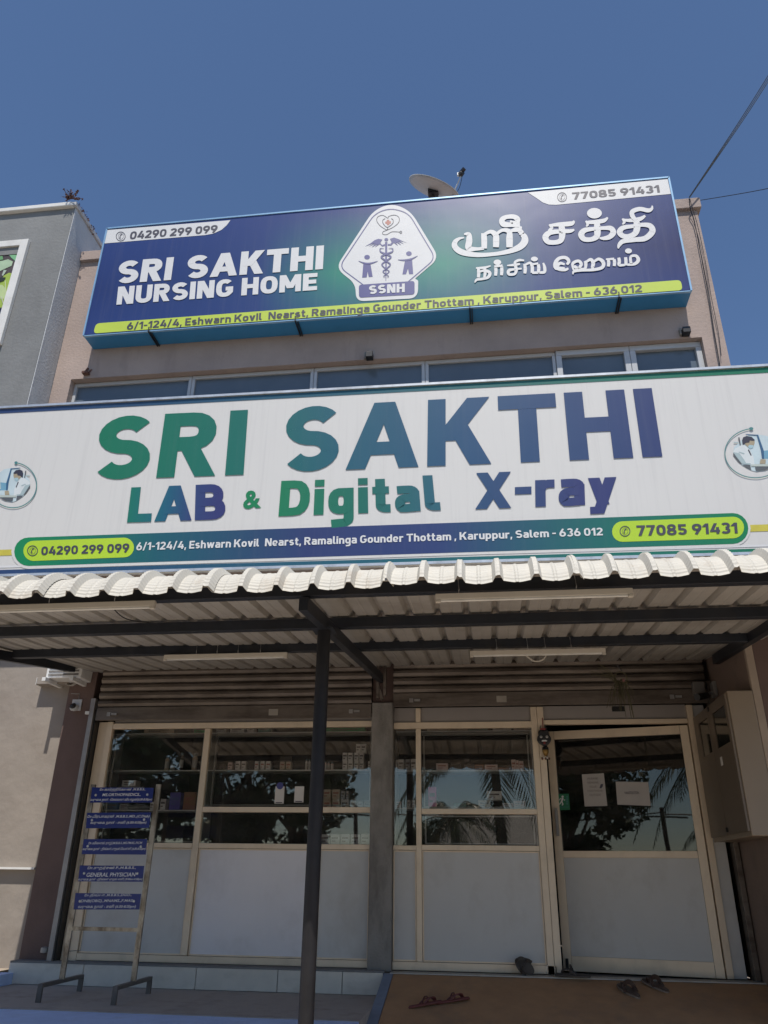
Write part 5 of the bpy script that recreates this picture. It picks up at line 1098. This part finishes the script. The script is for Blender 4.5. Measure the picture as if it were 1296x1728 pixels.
# ================================================================ SANDALS
def ramp_z(Y): return -.035 + S * (Y + .2) + .0 if Y < -.2 else -.024
def sandal(px, py, yaw, colr, sole, label, L_=.27, pitch=0.0, roll=0.0, group=None, X=None, Y=None, z=None):
    if Y is None:
        r = ray(px, py); t = (CAM.z - (-.035 + S * .2) - S * CAM.y) / (S * r.y - r.z); P = CAM + r * t; X, Y, z = P.x, P.y, P.z
    t = thing('sandal', (X, Y, z), label, 'sandal', group)
    n = 22; out = []
    for i in range(n):
        a = 2 * math.pi * i / n; u = math.cos(a); v = math.sin(a); wd = .043 + .009 * u; out.append((wd * math.copysign(abs(v) ** .8, v) + .005 * u, u * L_ / 2))
    so_ = MB(); so_.extrude([(x, y, .0) for x, y in out], (0, 0, .014)); s1 = so_.build('sole', sole, t, bevel=.004)
    s2 = MB().extrude([(x * .95, y * .96, .0145) for x, y in out], (0, 0, .007)).build('footbed', colr, t, bevel=.003)
    st_ = MB()
    for s in (-1, 1):
        pts = smooth_line([(0.0, .075, .02), (s * .018, .06, .045), (s * .040, .02, .048), (s * .047, -.03, .016)], 5)
        for p, q in zip(pts, pts[1:]): st_.bar(p, q, .020, .009)
    pts = [(.047 * math.cos(rad(a)), .0 + .012 * math.sin(rad(a)), .018 + .048 * math.sin(rad(a))) for a in range(0, 181, 20)]
    for p, q in zip(pts, pts[1:]): st_.bar(p, q, .008, .030 if not group else .006)
    s3 = st_.build('strap', colr, t)
    for s_ in (s1, s2, s3): s_.matrix_parent_inverse = Matrix.Identity(4)
    t.rotation_euler = (pitch, roll, yaw); t.scale = (1.2, 1.2, .95) if group else (1.18, 1.14, 1.15); return t
m_redrub = mat('dull_red_rubber', (0.14, 0.035, 0.03), .6); m_blk = mat('worn_black_rubber', (0.05, 0.04, 0.034), .5); m_brs = mat('pale_worn_sole', (0.20, 0.155, 0.12), .7); m_brn = mat('dark_brown_leather', (0.075, 0.045, 0.034), .5)
sl_ = math.atan(S)
sandal(718, 1697, rad(-62), m_redrub, m_redrub, 'left dull red flip-flop of the pair lying on the brown ramp', .24, sl_ * .5, -sl_ * .8, 'red flip-flop pair')
sandal(764, 1691, rad(-68), m_redrub, m_redrub, 'right dull red flip-flop of the pair lying on the brown ramp', .24, sl_ * .5, -sl_ * .8, 'red flip-flop pair')
sandal(1061, 1675, rad(28), m_brn, m_brs, 'dark brown sandal lying on the ramp nearer the camera than its mate', .25, sl_, 0)
sandal(1106, 1666, rad(38), m_brn, m_brs, 'dark brown sandal lying on the ramp close to the door sill', .25, sl_, 0)
sandal(0, 0, rad(78), m_blk, m_blk, 'black sandal lying sideways on the sill at the door post', .27, 0, rad(2), None, oY(966, 1647, -.22).x, -.22, -.018)
sandal(0, 0, rad(0), m_blk, m_blk, 'black sandal standing on edge against the bottom rail left of the door', .15, rad(82), rad(-60), None, oY(887, 1638, -.12).x, -.12, .045)

# ================================================================ ROOF: dish and wires
C0 = oY(728, 322, 1.0)
DS = thing('satellite_dish', (C0.x, 1.0, 8.93), 'grey satellite dish on the roof peeking over the upper signboard', 'satellite dish')
ax = Vector((.385, -.385, .80)).normalized(); q = Vector((0, 0, 1)).rotation_difference(ax).to_matrix()
m_dish = mat('dish_grey', (0.42, 0.41, 0.39), .5, var=.08)
R0 = .42; c_ = C0 + Vector((.02, 0, -.03)); mb = MB().lathe(c_, [(0.001, 0)] + [(R0 * k / 8, 0.06 * (k / 8) ** 2) for k in range(1, 9)], 36, q); o = mb.build('reflector', m_dish, DS, smooth=True)
md = o.modifiers.new('thick', 'SOLIDIFY'); md.thickness = .006
MB().lathe(c_, [(R0 - .002, .058), (R0 + .008, .060), (R0 + .008, .068), (R0 - .002, .068)], 36, q).build('rim', mat('dish_rim', (0.6, 0.6, 0.58), .4), DS)
MB().box(c_.x - .07, c_.x + .09, c_.y - .1, c_.y + .06, c_.z - .12, c_.z - .02).build('mount', m_black, DS)
MB().tube([(c_.x, c_.y, 8.5), (c_.x, c_.y, c_.z - .05)], .03, 10).build('mast', m_guide, DS)
a = oY(762, 334, 1.0); b = oY(778, 296, .85); e = oY(784, 284, .8)
MB().tube([a + Vector((-.03, 0, -.12)), a, b], .011, 8).build('feed_arm', m_alum, DS); MB().tube(smooth_line([tuple(a + Vector((.03, 0, 0))), tuple((a + b) / 2 + Vector((.05, 0, -.02))), tuple(b + Vector((.02, 0, 0)))], 4), .005, 5).build('feed_cable', m_black, DS)
MB().lathe(b + Vector((0, 0, .03)), [(0, -.05), (.035, -.04), (.045, 0), (.03, .05), (0, .06)], 12, Matrix.Rotation(rad(50), 3, 'Y')).build('feed_horn', m_black, DS); MB().box(b.x - .06, b.x - .02, b.y - .02, b.y + .02, b.z + .0, b.z + .05).build('feed_clamp', m_alum, DS)
MB().bar(b + Vector((.0, 0, .06)), e, .045, .05).build('feed_head', m_black, DS)
wp = oY(1163, 333, -.12)
CBL = thing('overhead_cable', (wp.x, -.1, wp.z), 'bundle of black service wires from the roof corner running up out of the picture', 'cable')
for k in range(3):
    far = oY(1296 + 60, 125 - 95 + k * 2, -0.35) + Vector((k * .02, 0, 0)); mid = (wp + far) / 2 + Vector((0, 0, -.04 - .012 * k))
    MB().tube(smooth_line([tuple(wp + Vector((.004 * k, 0, 0))), tuple(mid), tuple(far)], 8), .006, 5).build('wire', m_black, CBL)
dw = [oY(1163, 335, -.12), oY(1165, 352, -.08), oY(1172, 375, -.05), oY(1183, 430, -.05), oY(1196, 500, -.04), oY(1205, 560, -.04), oY(1214, 612, -.04), oY(1214, 625, -.03)]
MB().tube(smooth_line([tuple(p) for p in dw], 4), .007, 5).build('down_wire', m_black, CBL)
dw = [oY(1164, 335, -.12), oY(1168, 350, -.08), oY(1177, 380, -.05), oY(1190, 440, -.03), oY(1200, 500, -.05), oY(1212, 560, -.03), oY(1217, 600, -.04)]
MB().tube(smooth_line([tuple(p) for p in dw], 4), .004, 5).build('down_wire', m_black, CBL)
a = oY(1176, 339, .1); b = oY(1420, 290, -1.5)
tag(MB().tube(smooth_line([tuple(a), tuple((a + b) / 2 - Vector((0, 0, .03))), tuple(b)], 6), .005, 5).build('overhead_wire', m_black), 'single thin wire running right from the roof corner across the sky', 'wire')

# ================================================================ ACROSS THE STREET (seen mirrored in the glass)
def across(px, py, D):
    P = oY(px, py, D); return Vector((P.x, -D, P.z))
m_bark = mat('bark', (0.12, 0.09, 0.065), .9, var=.3, scale=8, bump=.5); m_leafd = mat('tree_leaf', (0.035, 0.07, 0.02), .6, var=.5, scale=3); m_frond = mat('palm_leaf', (0.05, 0.085, 0.025), .45, var=.3, scale=5)
def leafy_tree(x, y, hgt, rx, label, n=5200, zc=None):
    t = thing('leafy_tree', (x, y, GZ), label, 'tree', 'leafy trees across the street')
    tr = MB().tube([(x, y, GZ), (x + .1, y, GZ + hgt * .3), (x - .1, y + .1, GZ + hgt * .55)], .22, 10, .10)
    cl = []
    for i in range(7):
        a = i * .9; e = Vector((x + math.cos(a) * rx * .6, y + math.sin(a) * rx * .5, GZ + hgt * random.uniform(.5, .85))); tr.tube([(x, y, GZ + hgt * random.uniform(.25, .45)), e], .08, 6, .02)
    tr.build('trunk', m_bark, t)
    for i in range(26):
        a = random.uniform(0, 6.28); rr = rx * math.sqrt(random.random()); z = GZ + hgt * random.uniform(.32, .98); k = 1 - abs((z - GZ) / hgt - .6) * .9
        cl.append((x + math.cos(a) * rr * k, y + math.sin(a) * rr * k * .8, z, random.uniform(.5, 1.1) * rx * .33))
    mb = MB()
    for i in range(n):
        c = random.choice(cl); d = Vector((random.gauss(0, 1), random.gauss(0, 1), random.gauss(0, 1))).normalized() * c[3] * random.uniform(.5, 1.05); p = Vector(c[:3]) + d; s = random.uniform(.12, .26)
        u = Vector((random.uniform(-1, 1), random.uniform(-1, 1), random.uniform(-.6, .6))).normalized() * s; v = Vector((random.uniform(-1, 1), random.uniform(-1, 1), random.uniform(-1, 1))).normalized() * s * .6
        mb.quad(p - u, p - v, p + u, p + v)
    mb.build('crown', m_leafd, t)
def palm(x, y, zc, nf, L_, label, seed=1, rtrunk=.14):
    rs = random.Random(seed); t = thing('coconut_palm', (x, y, GZ), label, 'palm tree', 'coconut palms across the street')
    MB().tube([(x + .3, y, GZ), (x + .15, y, GZ + (zc - GZ) * .5), (x, y, zc)], rtrunk * 1.3, 10, rtrunk * .8).build('trunk', m_bark, t)
    for i in range(nf):
        a = 2 * math.pi * i / nf + rs.uniform(-.15, .15); el = rs.uniform(-.25, 1.2); d = Vector((math.cos(a), math.sin(a), 0)); pts = []; LL = L_ * rs.uniform(.85, 1.1)
        for k in range(11):
            f = k / 10; pts.append(Vector((x, y, zc)) + d * LL * (math.cos(el) * f + .1 * f) * (1 - .22 * f) + Vector((0, 0, LL * (math.sin(el) * f - .85 * f * f))))
        mb = MB(); mb.tube(pts, .03 * L_ / 3, 4, .008)
        sd_ = d.cross(Vector((0, 0, 1)))
        for k in range(2, 31):
            f = k / 31; p = pts[int(f * 10)].lerp(pts[min(10, int(f * 10) + 1)], f * 10 - int(f * 10)); ll = LL * .24 * math.sin(math.pi * min(1, .15 + f * .85)) + .08
            fw_ = (pts[min(10, int(f * 10) + 1)] - pts[int(f * 10)]).normalized()
            for s in (-1, 1):
                e = p + (sd_ * s * .75 + fw_ * .55 + Vector((0, 0, -.55 - rs.uniform(0, .3)))).normalized() * ll; m_ = (p + e) / 2 + Vector((0, 0, .03)); wv = fw_ * .022 * L_ / 2.6
                mb.quad(p - wv, m_ - wv * 1.3, e, m_ + wv * 1.3)
        mb.build('frond', m_frond, t)
P = across(765, 1383, 19); palm(P.x, P.y, P.z, 17, 2.3, 'small coconut palm mirrored low in the window right of the pillar', 3, .16)
P = across(830, 1262, 14.5); palm(P.x, -14.5, P.z + .3, 18, 3.6, 'near coconut palm whose fronds hang mirrored in the window right of the pillar', 5)
P = across(1240, 1270, 15); palm(P.x + .6, -15, P.z + .8, 16, 3.4, 'coconut palm whose frond tips show mirrored at the right of the door glass', 8)
for x, y, h_, rx, lb in ((-9.5, -24, 9.5, 4.2, 'large dark tree behind the row of mirrored leafy trees'), (-14.5, -17, 7.5, 2.8, 'leftmost dark leafy tree mirrored in the first shop window'), (-11.2, -16, 8.6, 2.9, 'tall dark leafy tree mirrored behind the nameplate stand'), (-8.6, -17.5, 8.0, 2.9, 'dark leafy tree mirrored in the wide left shop window'),
        (-6.0, -17, 6.4, 2.1, 'round dark tree mirrored behind the papers on the door glass'), (-3.2, -36, 3.6, 2.4, 'distant bushy tree mirrored near the foot of the utility pole'), (2.5, -52, 2.6, 3.2, 'far low tree mirrored in the window right of the pillar'), (-18, -19, 8, 3.0, 'broad dark tree standing beyond the leftmost mirrored tree')):
    leafy_tree(x, y, h_, rx, lb, n=8500 if rx < 3 else 6000)
P = across(870, 1400, 21); SHD = thing('shed', (P.x, -21, GZ), 'low shed with ribbed roof mirrored in the lower window strip beside the door', 'shed')
MB().box(P.x - 2.3, P.x + 2.6, -24, -21.2, GZ, P.z - .35).build('wall', m_conc, SHD)
mb = MB()
for k in range(48):
    x = P.x - 2.6 + k * .115; mb.extrude([(x, -20.7, P.z - .5), (x, -23.0, P.z + .75), (x, -23.0, P.z + .78), (x, -20.7, P.z - .47)], (.07, 0, 0)); mb.extrude([(x + .07, -20.7, P.z - .53), (x + .07, -23.0, P.z + .72), (x + .07, -23.0, P.z + .74), (x + .07, -20.7, P.z - .51)], (.045, 0, 0))
mb.build('roof', mat('weathered_roof_sheet', (0.30, 0.30, 0.29), .7, var=.2), SHD)
th = 2 * rad(13)
UP = thing('utility_pole', (9.5, -27, GZ), 'wooden utility pole with crossarm and wires mirrored in the door glass', 'pole')
# place the pole by reflecting the picture ray in the tilted door pane
a_ = -rad(13); nn = Vector((-math.sin(a_), math.cos(a_), 0)); r = ray(1122, 1362); t_ = (Vector(DR.location) - CAM).dot(nn) / r.dot(nn); h0 = CAM + r * t_; rf = r - nn * 2 * r.dot(nn); tip = h0 + rf * (30 / rf.length)
UP.location = (tip.x, tip.y, GZ)
MB().tube([(tip.x, tip.y, GZ), (tip.x - .15, tip.y, tip.z)], .12, 10, .09).build('shaft', m_bark, UP)
MB().bar((tip.x - 1.0, tip.y, tip.z - .35), (tip.x + .9, tip.y, tip.z - .45), .07, .07).build('crossarm', m_bark, UP)
MB().tube([(tip.x, tip.y, tip.z - .2), (tip.x - 12, tip.y + 3, tip.z - 1.2)], .03, 4).build('wire', m_black, UP); MB().tube([(tip.x, tip.y, tip.z - .3), (tip.x + 14, tip.y - 5, tip.z - .5)], .03, 4).build('wire', m_black, UP)
